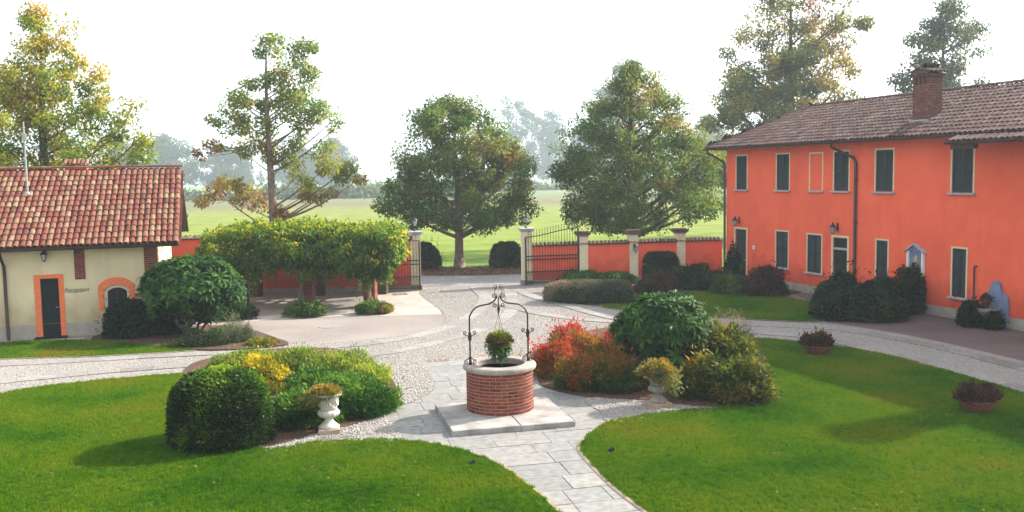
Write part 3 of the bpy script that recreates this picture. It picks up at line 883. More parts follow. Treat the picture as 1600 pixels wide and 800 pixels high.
# flagstones around the well and down the front path: every stone an object
U = Vector((math.cos(math.radians(13.4)), math.sin(math.radians(13.4)))); W = Vector((-U.y, U.x))
WELL = Vector((-0.30, 19.15))
flag_area = [G(*q) for q in [(655, 570), (735, 562), (838, 585), (862, 612), (915, 625), (957, 660), (930, 676), (911, 690), (908, 705), (925, 730), (962, 768), (1015, 806), (1080, 850), (900, 850),
                             (868, 800), (830, 765), (790, 737), (750, 716), (700, 702), (650, 692), (628, 690), (602, 648), (640, 632), (680, 606)]]
fl = struct(sheet('flagstone_bed', flag_area, 0.008, M['joint']))
slab_c = WELL + U * 0.02 - W * 0.05
v = -11.0
row = 0
while v < 5.2:
    dv = random.uniform(0.52, 0.72)
    u = -4.5 + random.uniform(0, 0.7)
    while u < 5:
        du = random.uniform(0.65, 1.35)
        cs = [WELL + U * (u + a) + W * (v + b) for a, b in ((0.05, 0.05), (du - 0.05, 0.05), (du - 0.05, dv - 0.05), (0.05, dv - 0.05), (du / 2, dv / 2))]
        vis = any(inside(c.x, c.y, flag_area) for c in cs)
        under = all(abs((c - slab_c).dot(U)) < 1.05 and abs((c - slab_c).dot(W)) < 0.85 for c in cs)
        if vis and not under and cs[4].y > 10.3:
            j = lambda: random.uniform(-0.006, 0.006)
            g = 0.007
            q = [WELL + U * (u + a + j()) + W * (v + b + j()) for a, b in ((g, g), (du - g, g), (du - g, dv - g), (g, dv - g))]
            b0 = MB(); b0.prism([tuple(p) for p in q], -0.01, 0.018 + random.uniform(-0.003, 0.003))
            b0.build('flagstone', M['flag'], fl)
        u += du
    v += dv
    row += 1

# pebble fans beside the flagstones
def fan(px, n=4):
    p = gpoly(px, n=n)
    b = struct(sheet('pebble_paving', p, Z_FAN, M['cobble_bed']))
    scatter(sheet('pebbles', p, Z_FAN, M['pebble']), PEBBLE, 620, 0.7, 1.15, dmin=0.035)
fan([(560, 565), (600, 562), (650, 566), (672, 585), (682, 603), (668, 617), (640, 630), (612, 640), (600, 650), (628, 689), (600, 693), (540, 696), (480, 700), (420, 712), (420, 690), (560, 660), (600, 640), (600, 600)])
fan([(915, 624), (1000, 625), (1100, 630), (1130, 642), (1040, 650), (957, 662), (938, 645)])

# lawns
def lawn(px, dens, n=5, seed=0, edge=True):
    p = gpoly(px, n=n)
    b = MB(); b.prism(p, -0.02, Z_LAWN - 0.012)
    o = struct(b.build('lawn', M['turf']))
    scatter(sheet('grass', p, Z_LAWN - 0.012, M['grass']), TUFT, dens, 0.75, 1.35, seed=seed)
    if edge:
        e = MB()
        P = [Vector(q) for q in p]
        c = len(P)
        area = sum(P[i].x * P[(i + 1) % c].y - P[(i + 1) % c].x * P[i].y for i in range(c))
        sg = 1 if area > 0 else -1
        for i in range(c):
            a, d = P[i], P[(i + 1) % c]
            if (d - a).length < 1e-4: continue
            na = (P[(i + 1) % c] - P[i - 1]).normalized(); nb = (P[(i + 2) % c] - P[i]).normalized()
            oa = Vector((na.y, -na.x)) * sg; ob = Vector((nb.y, -nb.x)) * sg
            e.add([(a.x + oa.x * .005, a.y + oa.y * .005, 0.034), (d.x + ob.x * .005, d.y + ob.y * .005, 0.034), (d.x + ob.x * .07, d.y + ob.y * .07, 0.028), (a.x + oa.x * .07, a.y + oa.y * .07, 0.028)], [(0, 1, 2, 3)] if sg < 0 else [(3, 2, 1, 0)])
        struct(e.build('lawn_edging', M['edge']))
    return p
lawn([(-150, 648), (0, 617), (100, 602), (200, 592), (300, 586), (345, 600), (330, 650), (345, 690), (430, 703), (480, 695), (540, 690), (600, 689), (650, 692), (700, 700), (750, 715), (790, 735), (830, 765), (868, 800), (905, 850), (400, 900), (-200, 850)], 430, seed=1)
lawn([(957, 660), (1040, 646), (1110, 640), (1190, 632), (1205, 600), (1192, 560), (1172, 532), (1250, 536), (1330, 546), (1400, 560), (1500, 587), (1600, 617), (1720, 655), (1750, 800), (1500, 880), (1080, 850), (1012, 802), (962, 764), (925, 727), (908, 704), (912, 690), (930, 675)], 430, seed=2)
lawn([(940, 479), (1000, 468), (1090, 457), (1200, 463), (1275, 476), (1285, 501), (1200, 501), (1100, 495), (1000, 487)], 260, seed=3)
lawn([(-80, 541), (0, 537), (100, 533), (200, 537), (320, 546), (160, 557), (60, 560), (-80, 562)], 260, seed=4)
# planting beds
def bed(px, n=5, h=0.05):
    p = gpoly(px, n=n)
    b = MB(); b.prism(p, -0.02, h)
    struct(b.build('planting_bed', M['soil']))
    return p
bed_l = bed([(290, 578), (340, 560), (430, 547), (530, 548), (590, 573), (616, 600), (620, 622), (600, 648), (560, 664), (500, 678), (430, 698), (345, 706), (285, 690), (272, 640)])
bed_r = bed([(842, 598), (838, 570), (852, 540), (940, 515), (1050, 510), (1165, 520), (1195, 560), (1203, 615), (1185, 632), (1110, 638), (1010, 628), (920, 622), (862, 610)])
bed([(145, 533), (170, 522), (240, 515), (300, 512), (370, 512), (430, 530), (445, 541), (330, 549), (220, 541)], h=0.06)
bed([(868, 462), (866, 445), (900, 434), (1000, 428), (1130, 432), (1235, 447), (1250, 458), (1180, 462), (1085, 458), (1000, 468), (960, 478), (900, 474)], h=0.03)
# pale concrete pad beside the left gate leaf, dark paving under the pergola
struct(sheet('concrete_pad', [G(*q) for q in [(588, 458), (654, 453), (688, 486), (690, 491), (604, 494), (560, 493), (588, 478)]], 0.005, M['concrete']))
struct(sheet('concrete_strip', [G(*q) for q in [(380, 503), (445, 499), (570, 492), (566, 486), (445, 492), (385, 496)]], 0.006, M['concrete']))
struct(sheet('doorstep_strip', [G(*q) for q in [(-40, 537), (0, 535), (160, 524), (240, 519), (240, 515), (150, 519), (0, 529), (-40, 531)]], 0.007, M['granite']))
# drain covers
def grate(px, py, w, d, nslot, label, rz=13.4):
    x, y = G(px, py)
    t = thing('drain_grate', label, 'drain', (x, y, 0.022), math.radians(rz))
    b = MB(); b.box(-w / 2, w / 2, -d / 2, d / 2, -0.02, 0.001); b.build('frame', M['zinc'] if nslot > 9 else M['granite'], t)
    for i in range(nslot):
        xx = -w / 2 + (i + 0.5) * w / nslot
        s = MB(); s.bbox(xx - w / nslot * 0.38, xx + w / nslot * 0.38, -d / 2 + 0.02, d / 2 - 0.02, 0.001, 0.005, 0.002)
        s.build('slot_plate', M['old_rust'], t)
M['old_rust'] = plain('rusty_plate', (0.16, 0.085, 0.07), rough=0.8)
grate(684, 564, 0.60, 0.32, 4, 'rusty slotted drain cover set in the flagstones behind the well')
grate(625, 460, 0.62, 0.5, 3, 'small rusty drain cover in the pale concrete by the left gate leaf')
grate(765, 466, 0.62, 0.5, 3, 'small rusty drain cover in the cobbles in the gate opening')
x, y = G(516, 510)
b = MB(); b.lathe([(0.40, 0.002), (0.40, 0.010), (0.34, 0.010), (0.33, 0.007), (0.0001, 0.009)], 24)
tag(b.build('manhole_cover', M['track'], loc=(x, y, 0.0)), 'round pale manhole cover in the pink paving before the pergola', 'manhole cover')
# fallen leaves on the verge
def leaf_litter(poly, n, L, seed, z, name='fallen_leaves'):
    rg = np.random.default_rng(seed)
    xs = [p[0] for p in poly]; ys = [p[1] for p in poly]
    P = []
    while len(P) < n:
        a, b_ = rg.uniform(min(xs), max(xs)), rg.uniform(min(ys), max(ys))
        if inside(a, b_, poly): P.append((a, b_, z + rg.random() * 0.02))
    P = np.array(P)
    D = rg.normal(size=(n, 3)) * np.array([1, 1, 0.15]); Nn = rg.normal(size=(n, 3)) * 0.25 + np.array([0, 0, 1])
    o = bpy.data.objects.new(name, leaf_mesh(name, P, D, Nn, L * rg.uniform(0.6, 1.3, n), L * 0.7, rg.random(n), M['litter']))
    return stuff(link(o))
leaf_litter(litter_poly, 2600, 0.12, 5, 0.02)
leaf_litter(bed_r, 1500, 0.05, 6, 0.055)
leaf_litter(bed_l, 600, 0.05, 7, 0.055)
# stray leaves on the near lawns
for k_, (cx_, cy_, w_, h_, n_) in enumerate([(-5.5, 13.5, 8.0, 4.5, 60), (6.0, 16.0, 6.0, 7.0, 80)]):
    leaf_litter([(cx_ - w_ / 2, cy_ - h_ / 2), (cx_ + w_ / 2, cy_ - h_ / 2), (cx_ + w_ / 2, cy_ + h_ / 2), (cx_ - w_ / 2, cy_ + h_ / 2)], n_, 0.045, 60 + k_, 0.075)
# ================================================================== BUILDINGS
def lantern(name, label, loc, rz, post=False, s=1.0, group=None):
    t = thing(name, label, 'lamp', loc, rz, group)
    z = 0.0
    if post:
        b = MB(); b.lathe([(0.09 * s, 0), (0.07 * s, 0.03 * s), (0.025 * s, 0.06 * s), (0.02 * s, 0.16 * s), (0.05 * s, 0.19 * s), (0.03 * s, 0.22 * s)], 10)
        b.build('stand', M['iron'], t, sm=True)
        z = 0.22 * s; cx = cy = 0.0
    else:
        cy = -0.24 * s; cx = 0
        b = MB(); b.box(-0.05 * s, 0.05 * s, -0.02, 0, -0.16 * s, 0.16 * s)
        b.tube([(0, -0.01, -0.1 * s), (0, -0.12 * s, -0.02 * s), (0, -0.2 * s, 0.16 * s), (0, -0.24 * s, 0.2 * s), (0, -0.24 * s, 0.12 * s)], 0.013 * s, 6)
        b.build('bracket', M['iron'], t)
        z = -0.24 * s
    g = MB(); g.m = Matrix.Translation((cx, cy, z))
    g.lathe([(0.06 * s, 0.015 * s), (0.105 * s, 0.25 * s)], 6)
    g.build('glass', M['glass'], t)
    f = MB(); f.m = Matrix.Translation((cx, cy, z))
    f.lathe([(0.03 * s, -0.03 * s), (0.065 * s, 0), (0.065 * s, 0.015 * s)], 6)
    for k in range(6):
        a = k * math.pi / 3
        f.tube([(0.062 * s * math.cos(a), 0.062 * s * math.sin(a), 0.01 * s), (0.108 * s * math.cos(a), 0.108 * s * math.sin(a), 0.25 * s)], 0.008 * s, 4)
    f.build('cage', M['iron'], t)
    r = MB(); r.m = Matrix.Translation((cx, cy, z))
    r.lathe([(0.135 * s, 0.245 * s), (0.125 * s, 0.265 * s), (0.07 * s, 0.33 * s), (0.03 * s, 0.35 * s), (0.03 * s, 0.375 * s), (0.012 * s, 0.39 * s), (0.02 * s, 0.41 * s), (0.0001, 0.435 * s)], 6)
    r.build('lid', M['iron'], t)
    return t
def wall_open(b, x0, x1, z0, z1, y, holes, depth):
    """outer face of a wall at y with real holes (hx0,hx1,hz0,hz1) and reveals of given depth"""
    xs = sorted({x0, x1, *[h[0] for h in holes], *[h[1] for h in holes]})
    zs = sorted({z0, z1, *[h[2] for h in holes], *[h[3] for h in holes]})
    for i in range(len(xs) - 1):
        for k in range(len(zs) - 1):
            cx, cz = (xs[i] + xs[i + 1]) / 2, (zs[k] + zs[k + 1]) / 2
            if any(h[0] < cx < h[1] and h[2] < cz < h[3] for h in holes): continue
            b.add([(xs[i], y, zs[k]), (xs[i + 1], y, zs[k]), (xs[i + 1], y, zs[k + 1]), (xs[i], y, zs[k + 1])], [(0, 1, 2, 3)])
    for h in holes:
        a, c, d, e = h; y2 = y + depth
        b.add([(a, y, d), (a, y2, d), (a, y2, e), (a, y, e)], [(0, 1, 2, 3)])
        b.add([(c, y, d), (c, y, e), (c, y2, e), (c, y2, d)], [(0, 1, 2, 3)])
        b.add([(a, y, e), (a, y2, e), (c, y2, e), (c, y, e)], [(0, 1, 2, 3)])
        b.add([(a, y, d), (c, y, d), (c, y2, d), (a, y2, d)], [(0, 1, 2, 3)])
        b.add([(a, y2, d), (c, y2, d), (c, y2, e), (a, y2, e)], [(0, 1, 2, 3)])
def tile_mesh(name, L, r0, r1, mat, nseg=6, thick=0.016):
    """cover tile: tapered half pipe, local y up the slope, with a visible rim at its lower end"""
    b = MB(); v = []; f = []
    for (r, y) in ((r0, 0.0), (r1, L)):
        for k in range(nseg + 1):
            a = math.pi * k / nseg
            v.append((r * math.cos(a), y, r * 0.85 * math.sin(a)))
    for k in range(nseg + 1):
        a = math.pi * k / nseg
        v.append(((r0 - thick) * math.cos(a), 0.0, (r0 - thick) * 0.85 * math.sin(a)))
    for k in range(nseg + 1):
        a = math.pi * k / nseg
        v.append(((r0 - thick) * math.cos(a), L * 0.5, (r0 - thick) * 0.85 * math.sin(a)))
    n = nseg + 1
    for k in range(nseg):
        f.append((k, k + 1, n + k + 1, n + k)); f.append((k, 2 * n + k, 2 * n + k + 1, k + 1)); f.append((2 * n + k, 3 * n + k, 3 * n + k + 1, 2 * n + k + 1))
    b.add(v, f)
    return b.mesh(name, mat)
def tile_verts(me):
    return [tuple(v.co) for v in me.vertices], [tuple(p.vertices) for p in me.polygons]
def tiled_slope(parent, x0, x1, y_eave, z_eave, slope, length, pitch, expo, mat, pan_mat, pick, seed, cut=None, r=(0.092, 0.075), L=0.44):
    """cover tiles in columns over pan tiles; pick(ix, iy, x, y, z) -> True builds the tile as its own object"""
    rg = random.Random(seed)
    tm = tile_mesh('roof_tile', L, r[0], r[1], mat)
    tv, tf = tile_verts(tm)
    ca, sa = math.cos(slope), math.sin(slope)
    joined = MB(); pans = MB()
    ncol = int(round((x1 - x0) / pitch)); nrow = int(length / expo)
    for ix in range(ncol):
        x = x0 + (ix + 0.5) * pitch
        for iy in range(nrow):
            d = -0.06 + iy * expo + rg.uniform(-0.02, 0.02)
            y = y_eave + d * ca; z = z_eave + d * sa
            if cut and not cut(x, d): continue
            tilt = rg.uniform(-0.03, 0.01) - 0.035
            xr = x + rg.uniform(-0.008, 0.008); rzr = rg.uniform(-0.035, 0.035)
            mt = Matrix.Translation((xr, y - sa * 0.03, z + 0.045)) @ Matrix.Rotation(slope + tilt, 4, 'X') @ Matrix.Rotation(rzr, 4, 'Z')
            if pick(ix, iy, x, y, z):
                o = bpy.data.objects.new('roof_tile', tm)
                link(o, parent)
                o.matrix_local = mt
            else:
                joined.m = mt
                joined.add(tv, tf, tint=rg.uniform(0.001, 1))
        # pan channel between columns
        xp = x + pitch / 2
        for iy in range(nrow):
            d = -0.10 + iy * expo
            if cut and not cut(xp, d): continue
            p0 = (y_eave + d * ca, z_eave + d * sa + 0.03); p1 = (y_eave + (d + expo + 0.06) * ca, z_eave + (d + expo + 0.06) * sa + 0.012)
            w = pitch * 0.42
            pans.add([(xp - w, p0[0], p0[1] + 0.03), (xp, p0[0], p0[1]), (xp + w, p0[0], p0[1] + 0.03), (xp - w, p1[0], p1[1] + 0.03), (xp, p1[0], p1[1]), (xp + w, p1[0], p1[1] + 0.03)], [(0, 1, 4, 3), (1, 2, 5, 4)], tint=rg.uniform(0.001, 1))
    if joined.v: stuff(joined.build('roof_tiles', mat, parent, sm=False))
    stuff(pans.build('pan_tiles', pan_mat, parent))
def brick_mesh(l, d, h, mat='brick'):
    b = MB(); b.bbox(-l / 2, l / 2, -d / 2, d / 2, 0, h, 0.005)
    return b.mesh('brick', M[mat])
def brick_face(parent, x0, x1, z0, z1, y, ln=0.235, h=0.058, j=0.012, d=0.06, axis='x', seed=0, proud=0.0, mat='brick'):
    """running bond of separate bricks on a face; axis x: face looks to -y; axis y: face looks to +x at x=y"""
    rg = random.Random(seed)
    row = 0; z = z0 + j / 2
    cache = {}
    while z + h <= z1 + 0.001:
        x = x0 - (ln / 2 if row % 2 else 0)
        while x < x1 - 0.01:
            a, c = max(x, x0), min(x + ln, x1)
            l = round(c - a - j, 3)
            if l > 0.03:
                if l not in cache: cache[l] = brick_mesh(l, d, h, mat)
                m = (a + c) / 2; pr = rg.uniform(-0.004, 0.004) + proud
                if axis == 'x': put(cache[l], 'brick', parent, (m, y + d / 2 - 0.012 - pr, z), (0, 0, rg.uniform(-0.01, 0.01)))
                else: put(cache[l], 'brick', parent, (y - d / 2 + 0.012 + pr, m, z), (0, 0, math.pi / 2 + rg.uniform(-0.01, 0.01)))
            x += ln
        z += h + j; row += 1

# ------------------------------------------------------------------ long red house on the right
RH = thing('red_house', 'long two storey orange red house with weathered tiled roof, right of the gate', 'house', (9.96, 42.95, 0), math.atan2(-0.937, 0.349))
RD, RL = 7.5, 27.0            # depth, length
EZ, EO, RZ = 6.04, 0.6, 7.85  # eave height and overhang, ridge height
RSL = math.atan2(RZ - EZ, RD / 2 + EO)
uppers = [(0.80, 1.60), (3.76, 4.59), (7.36, 8.18), (9.61, 10.47), (13.12, 13.97), (17.4, 18.25), (21.4, 22.25)]
lowers = [(3.75, 4.55, 0.91, 2.43), (5.81, 6.66, 0.88, 2.40), (9.71, 10.27, 0.9, 2.40), (13.22, 13.78, 0.74, 2.34), (17.5, 18.2, 0.8, 2.35)]
doors = [(0.74, 1.58, 0.02, 2.38), (7.36, 8.16, 0.02, 2.37)]
holes = [(a, c, 4.17, 5.67) for a, c in uppers] + lowers + doors
b = MB()
wall_open(b, 0, RL, 0.34, EZ - 0.02, 0, [h for h in holes if h[2] > 0.34] + [(d[0], d[1], 0.34, d[3]) for d in doors], 0.16)
b.add([(0, 0, 0), (0, RD, 0), (0, RD, EZ), (0, 0, EZ)], [(0, 3, 2, 1)])
b.add([(RL, 0, 0), (RL, RD, 0), (RL, RD, EZ), (RL, RD / 2, RZ - 0.05), (RL, 0, EZ)], [(0, 1, 2, 3, 4)])
b.add([(0, RD, 0), (RL, RD, 0), (RL, RD, EZ), (0, RD, EZ)], [(1, 0, 3, 2)])
b.build('wall', M['red'], RH)
b = MB()
px0 = 0
for d in sorted(doors):
    b.box(px0, d[0], -0.015, 0.15, -0.05, 0.34); px0 = d[1]
b.box(px0, RL, -0.015, 0.15, -0.05, 0.34)
b.build('plinth', M['plinth'], RH)
def shutters(parent, a, c, z0, z1, y, gap=0.012, leaves=2):
    w = (c - a) / leaves
    for k in range(leaves):
        x0, x1 = a + k * w + gap / 2, a + (k + 1) * w - gap / 2
        m = MB(); fr = 0.055
        m.box(x0, x0 + fr, y - 0.04, y, z0, z1); m.box(x1 - fr, x1, y - 0.04, y, z0, z1)
        for zz in (z0, (z0 + z1) / 2 - fr / 2, z1 - fr):
            m.box(x0 + fr, x1 - fr, y - 0.038, y - 0.001, zz, zz + fr)
        n = int((z1 - z0) / 0.062)
        for i in range(n):
            zz = z0 + fr + i * (z1 - z0 - 2 * fr) / n
            if abs(zz - (z0 + z1) / 2) < 0.05: continue
            m.add([(x0 + fr, y - 0.034, zz), (x1 - fr, y - 0.034, zz), (x1 - fr, y - 0.006, zz + 0.05), (x0 + fr, y - 0.006, zz + 0.05)], [(0, 1, 2, 3)])
        m.box(x0 + fr, x1 - fr, y - 0.005, y - 0.002, z0 + fr, z1 - fr)
        m.build('shutter', M['shutter'], parent)
def frame(name, mat, a, c, z0, z1, w, parent, y=-0.012, bottom=False, th=0.012):
    m = MB()
    m.box(a - w, a, y, y + th + 0.03, z0, z1 + w); m.box(c, c + w, y, y + th + 0.03, z0, z1 + w); m.box(a, c, y, y + th + 0.03, z1, z1 + w)
    if bottom: m.box(a, c, y, y + th + 0.03, z0, z0 + w)
    return m.build(name, mat, parent)
def window(a, c, z0, z1):
    f = frame('window', M['trim_cream'], a, c, z0, z1, 0.055, RH)
    shutters(f, a + 0.004, c - 0.004, z0 + 0.03, z1 - 0.004, 0.05)
    m = MB(); m.bbox(a - 0.12, c + 0.12, -0.10, 0.06, z0 - 0.07, z0 - 0.002, 0.01); m.build('sill', M['sill'], f)
for a, c in uppers: window(a, c, 4.17, 5.67)
for q in lowers: window(*q)
f = frame('blind_window', M['trim_cream'], 5.93, 6.66, 4.17, 5.63, 0.06, RH)
m = MB(); m.bbox(5.85, 6.76, -0.09, 0.03, 4.10, 4.168, 0.01); m.build('sill', M['sill'], f)
# doors
for i, d in enumerate(doors):
    f = frame('door', M['trim_cream'], d[0], d[1], 0.0, d[3], 0.09, RH, y=-0.018, th=0.018)
    if i == 1:
        m = MB(); m.box(d[0], d[1], -0.005, 0.10, 1.90, 1.98); m.build('transom_bar', M['sill'], f)
        m = MB(); m.box(d[0], d[1], 0.06, 0.09, 1.985, d[3] - 0.003); m.build('transom_light', M['dark'], f)
        m = MB(); m.box(d[0], d[1], 0.05, 0.09, 0.03, 1.895)
        for z0, z1 in ((0.2, 0.85), (0.98, 1.75)): m.bbox(d[0] + 0.12, d[1] - 0.12, 0.03, 0.052, z0, z1, 0.012)
        dl = m.build('door_leaf', M['door'], f)
    else:
        m = MB(); m.box(d[0] + 0.002, d[1] - 0.002, 0.05, 0.09, 0.03, d[3] - 0.004)
        for z0, z1 in ((0.2, 0.95), (1.08, 2.2)): m.bbox(d[0] + 0.12, d[1] - 0.12, 0.03, 0.052, z0, z1, 0.012)
        dl = m.build('door_leaf', M['shutter'], f)
    m = MB(); m.tube([(d[1] - 0.08, 0.05, 1.02), (d[1] - 0.08, -0.005, 1.02), (d[1] - 0.17, -0.005, 1.02)], 0.011, 6); m.build('handle', M['zinc'], f)
    m = MB(); m.bbox(d[0] - 0.15, d[1] + 0.15, -0.42, -0.02, 0.0, 0.10, 0.012); m.build('doorstep', M['granite'], f)
m = MB(); m.bbox(2.07, 2.23, -0.02, 0.0, 1.54, 1.70, 0.004); pl = m.build('number_plate', M['white_paint'], RH)
m = MB(); m.box(2.11, 2.19, -0.024, -0.0202, 1.59, 1.65); m.build('plate_mark', M['sill'], pl)
# roof
roof = MB()
s0, apx = -0.85, 1.30
EOn = 1.22; s_step = 14.10
ez2 = EZ - (EOn - EO) * math.tan(RSL)
y0 = -EO
roof.add([(s0, y0, EZ), (s_step, y0, EZ), (RL + 0.5, y0, EZ), (RL + 0.5, RD / 2, RZ), (apx, RD / 2, RZ)], [(0, 1, 2, 3, 4)])
roof.add([(s0, RD + EO, EZ), (RL + .5, RD + EO, EZ), (RL + .5, RD / 2, RZ), (apx, RD / 2, RZ)], [(1, 0, 3, 2)])
roof.add([(s0, y0, EZ), (apx, RD / 2, RZ), (s0, RD + EO, EZ)], [(0, 1, 2)])
roof.add([(s_step, -EOn, ez2), (RL + .5, -EOn, ez2), (RL + .5, y0, EZ), (s_step, y0, EZ)], [(0, 1, 2, 3)])
# soffits
roof.add([(s0, y0, EZ - 0.06), (RL + .5, y0, EZ - 0.06), (RL + .5, 0.1, EZ - 0.03), (s0, 0.1, EZ - 0.03)], [(3, 2, 1, 0)])
roof.add([(s0, y0, EZ - 0.06), (s0, RD + EO, EZ - 0.06), (0.1, RD + EO, EZ - 0.03), (0.1, y0, EZ - 0.03)], [(0, 1, 2, 3)])
roof.add([(s_step, -EOn, ez2 - 0.06), (RL + .5, -EOn, ez2 - 0.06), (RL + .5, y0 - 0.001, EZ - 0.05), (s_step, y0 - 0.001, EZ - 0.05)], [(3, 2, 1, 0)])
roof.add([(s_step, -EOn, ez2 - 0.06), (s_step, y0, EZ - 0.06), (s_step, y0, EZ), (s_step, -EOn, ez2)], [(0, 1, 2, 3)])
RF = roof.build('roof', M['wood'], RH)
slopeL = math.hypot(RD / 2 + EO, RZ - EZ)
hipk = (apx - s0) / slopeL
tiled_slope(RF, s0, RL + 0.4, y0, EZ, RSL, slopeL + 0.05, 0.2, 0.36, M['old_tile'], M['pan_tile'],
            lambda ix, iy, x, y, z: 12.6 < x < 16.9, 11, cut=lambda x, d: x > s0 + 0.05 + max(d, 0) * hipk)
tiled_slope(RF, s_step, RL + 0.4, -EOn, ez2, RSL, (EOn - EO) / math.cos(RSL) + 0.02, 0.2, 0.36, M['old_tile'], M['pan_tile'], lambda ix, iy, x, y, z: x < 16.4, 12)
# hip end and hip/ridge caps
hip = MB()
tm = tile_mesh('cap', 0.44, 0.10, 0.085, M['old_tile']); tv, tf = tile_verts(tm)
def caps(a, c, bld):
    a, c = Vector(a), Vector(c); d = (c - a); n = int(d.length / 0.36); d.normalize()
    q = d.to_track_quat('Y', 'Z').to_matrix().to_4x4()
    for i in range(n + 1):
        bld.m = Matrix.Translation(a + d * 0.36 * i + Vector((0, 0, 0.05))) @ q
        bld.add(tv, tf, tint=random.uniform(0.001, 1))
caps((s0, y0, EZ + 0.03), (apx, RD / 2, RZ + 0.02), hip); caps((s0, RD + EO, EZ + 0.03), (apx, RD / 2, RZ + 0.02), hip)
caps((apx, RD / 2, RZ + 0.03), (RL + .4, RD / 2, RZ + 0.03), hip)
for iy in range(5):
    for k in range(int((RD + 2 * EO) / 0.2)):
        yy = y0 + (k + 0.5) * 0.2; half = (RD / 2 + EO); lim = 1 - abs(yy - RD / 2) / half
        u = iy * 0.15
        if u > lim * 0.95: continue
        hip.m = None
        x = s0 + (apx - s0) * u; z = EZ + (RZ - EZ) * u
        q = Vector((apx - s0, 0, RZ - EZ)).normalized().to_track_quat('Y', 'Z').to_matrix().to_4x4()
        hip.m = Matrix.Translation((x, yy, z + 0.04)) @ q
        hip.add(tv, tf, tint=random.uniform(0.001, 1))
stuff(hip.build('ridge_tiles', M['old_tile'], RF))
# gutters, downpipes, eave beam
g = MB()
def gutter(x0, x1, y, z):
    n = 6
    v = []
    for x in (x0, x1):
        for k in range(n + 1):
            a = math.pi + math.pi * k / n
            v.append((x, y + 0.075 * math.cos(a), z + 0.075 * math.sin(a)))
    g.add(v, [(k, k + 1, n + 2 + k, n + 1 + k) for k in range(n)] + [tuple(range(n + 1)), tuple(range(2 * n + 1, n, -1))])
gutter(s0, s_step, y0 - 0.09, EZ - 0.0); gutter(s_step, RL, -EOn - 0.09, ez2)
g.build('gutter', M['gutter'], RH)
g = MB(); g.box(s_step - 0.02, s_step + 0.9, -EOn + 0.12, -EOn + 0.3, ez2 - 0.22, ez2 - 0.065); g.build('eave_beam', M['wood'], RH)
for s1, s2, zb in ((-0.55, -0.03, 0.1), (7.97, 8.63, 0.1)):
    g = MB(); yy = -0.075
    g.tube([(s1, y0 - 0.09, EZ - 0.06), (s1, y0 - 0.05, EZ - 0.2), (s1 + 0.1, y0 * 0.6, EZ - 0.35), (s2 - 0.1, yy - 0.02, EZ - 0.62), (s2, yy, EZ - 0.8), (s2, yy, zb)], 0.055, 8)
    for z in (1.2, 3.0, 4.6): g.box(s2 - 0.075, s2 + 0.075, -0.13, -0.0, z, z + 0.03)
    g.build('downpipe', M['gutter'], RH, sm=True)
# chimneys (the second one stands nearer, beyond the right edge of the photograph, and casts the long shadow on the lawn)
def chimney(x0, w, yf, d, ztop):
    zr = EZ + (yf + EO) * math.tan(RSL)
    ch = MB(); ch.box(x0, x0 + w, yf, yf + d, zr - 0.5, ztop - 0.42)
    c = ch.build('chimney', M['old_mortar'], RH)
    brick_face(c, x0, x0 + w, zr - 0.1, ztop - 0.42, yf, seed=3, mat='old_brick')
    brick_face(c, yf + 0.004, yf + d, zr - 0.1, ztop - 0.42, x0 + w, axis='y', seed=6, mat='old_brick')
    h = MB()
    for k in range(4):
        xx = x0 + k * (w - 0.12) / 3
        h.box(xx, xx + 0.12, yf - 0.002, yf + d + 0.002, ztop - 0.42, ztop - 0.14)
    h.box(x0, x0 + w, yf + d / 2 - 0.06, yf + d / 2 + 0.06, ztop - 0.42, ztop - 0.14)
    h.build('smoke_vent', M['old_brick'], c)
    k = MB(); k.bbox(x0 - 0.08, x0 + w + 0.08, yf - 0.08, yf + d + 0.08, ztop - 0.14, ztop - 0.05, 0.01)
    k.vprism([(x0 - 0.12, ztop - 0.05), (x0 + w + 0.12, ztop - 0.05), (x0 + w / 2, ztop + 0.12)], yf - 0.12, yf + d + 0.12)
    k.build('chimney_cap', M['wood'], c)
    tl = MB(); q0 = math.atan2(0.17, w / 2 + 0.12)
    for sgn in (1, -1):
        for j in range(int((d + 0.24) / 0.19)):
            yy = yf - 0.12 + (j + 0.5) * 0.19
            for r_ in range(2):
                base = Vector((x0 + w / 2 - sgn * (w / 2 + 0.14 - r_ * 0.33), yy, ztop - 0.04 + r_ * 0.33 * math.tan(q0)))
                tl.m = Matrix.Translation(base + Vector((0, 0, 0.02))) @ Vector((sgn * math.cos(q0), 0, math.sin(q0))).to_track_quat('Y', 'Z').to_matrix().to_4x4()
                tl.add(tv, tf, tint=random.uniform(0.001, 1))
    stuff(tl.build('cap_tiles', M['old_tile'], c))
    fl_ = MB(); fl_.box(x0 - 0.06, x0 + w + 0.06, yf - 0.12, yf + 0.04, zr - 0.12, zr + 0.1); fl_.build('flashing', M['zinc'], c)
chimney(10.58, 0.70, 0.72, 0.64, 8.32)
chimney(20.6, 1.0, 1.35, 0.85, 9.2)
# lamps
def rh_world(s, y, z):
    q = Matrix.Rotation(RH.rotation_euler.z, 4, 'Z') @ Vector((s, y, z)) + Vector(RH.location)
    return tuple(q)
RZ_ = RH.rotation_euler.z
lantern('wall_lantern', 'black wall lantern above the far green door of the red house', rh_world(1.05, -0.02, 2.78), RZ_, s=1.0, group='lanterns on the red house')
lantern('wall_lantern', 'black wall lantern above the door with a transom on the red house', rh_world(7.62, -0.02, 2.78), RZ_, s=1.0, group='lanterns on the red house')
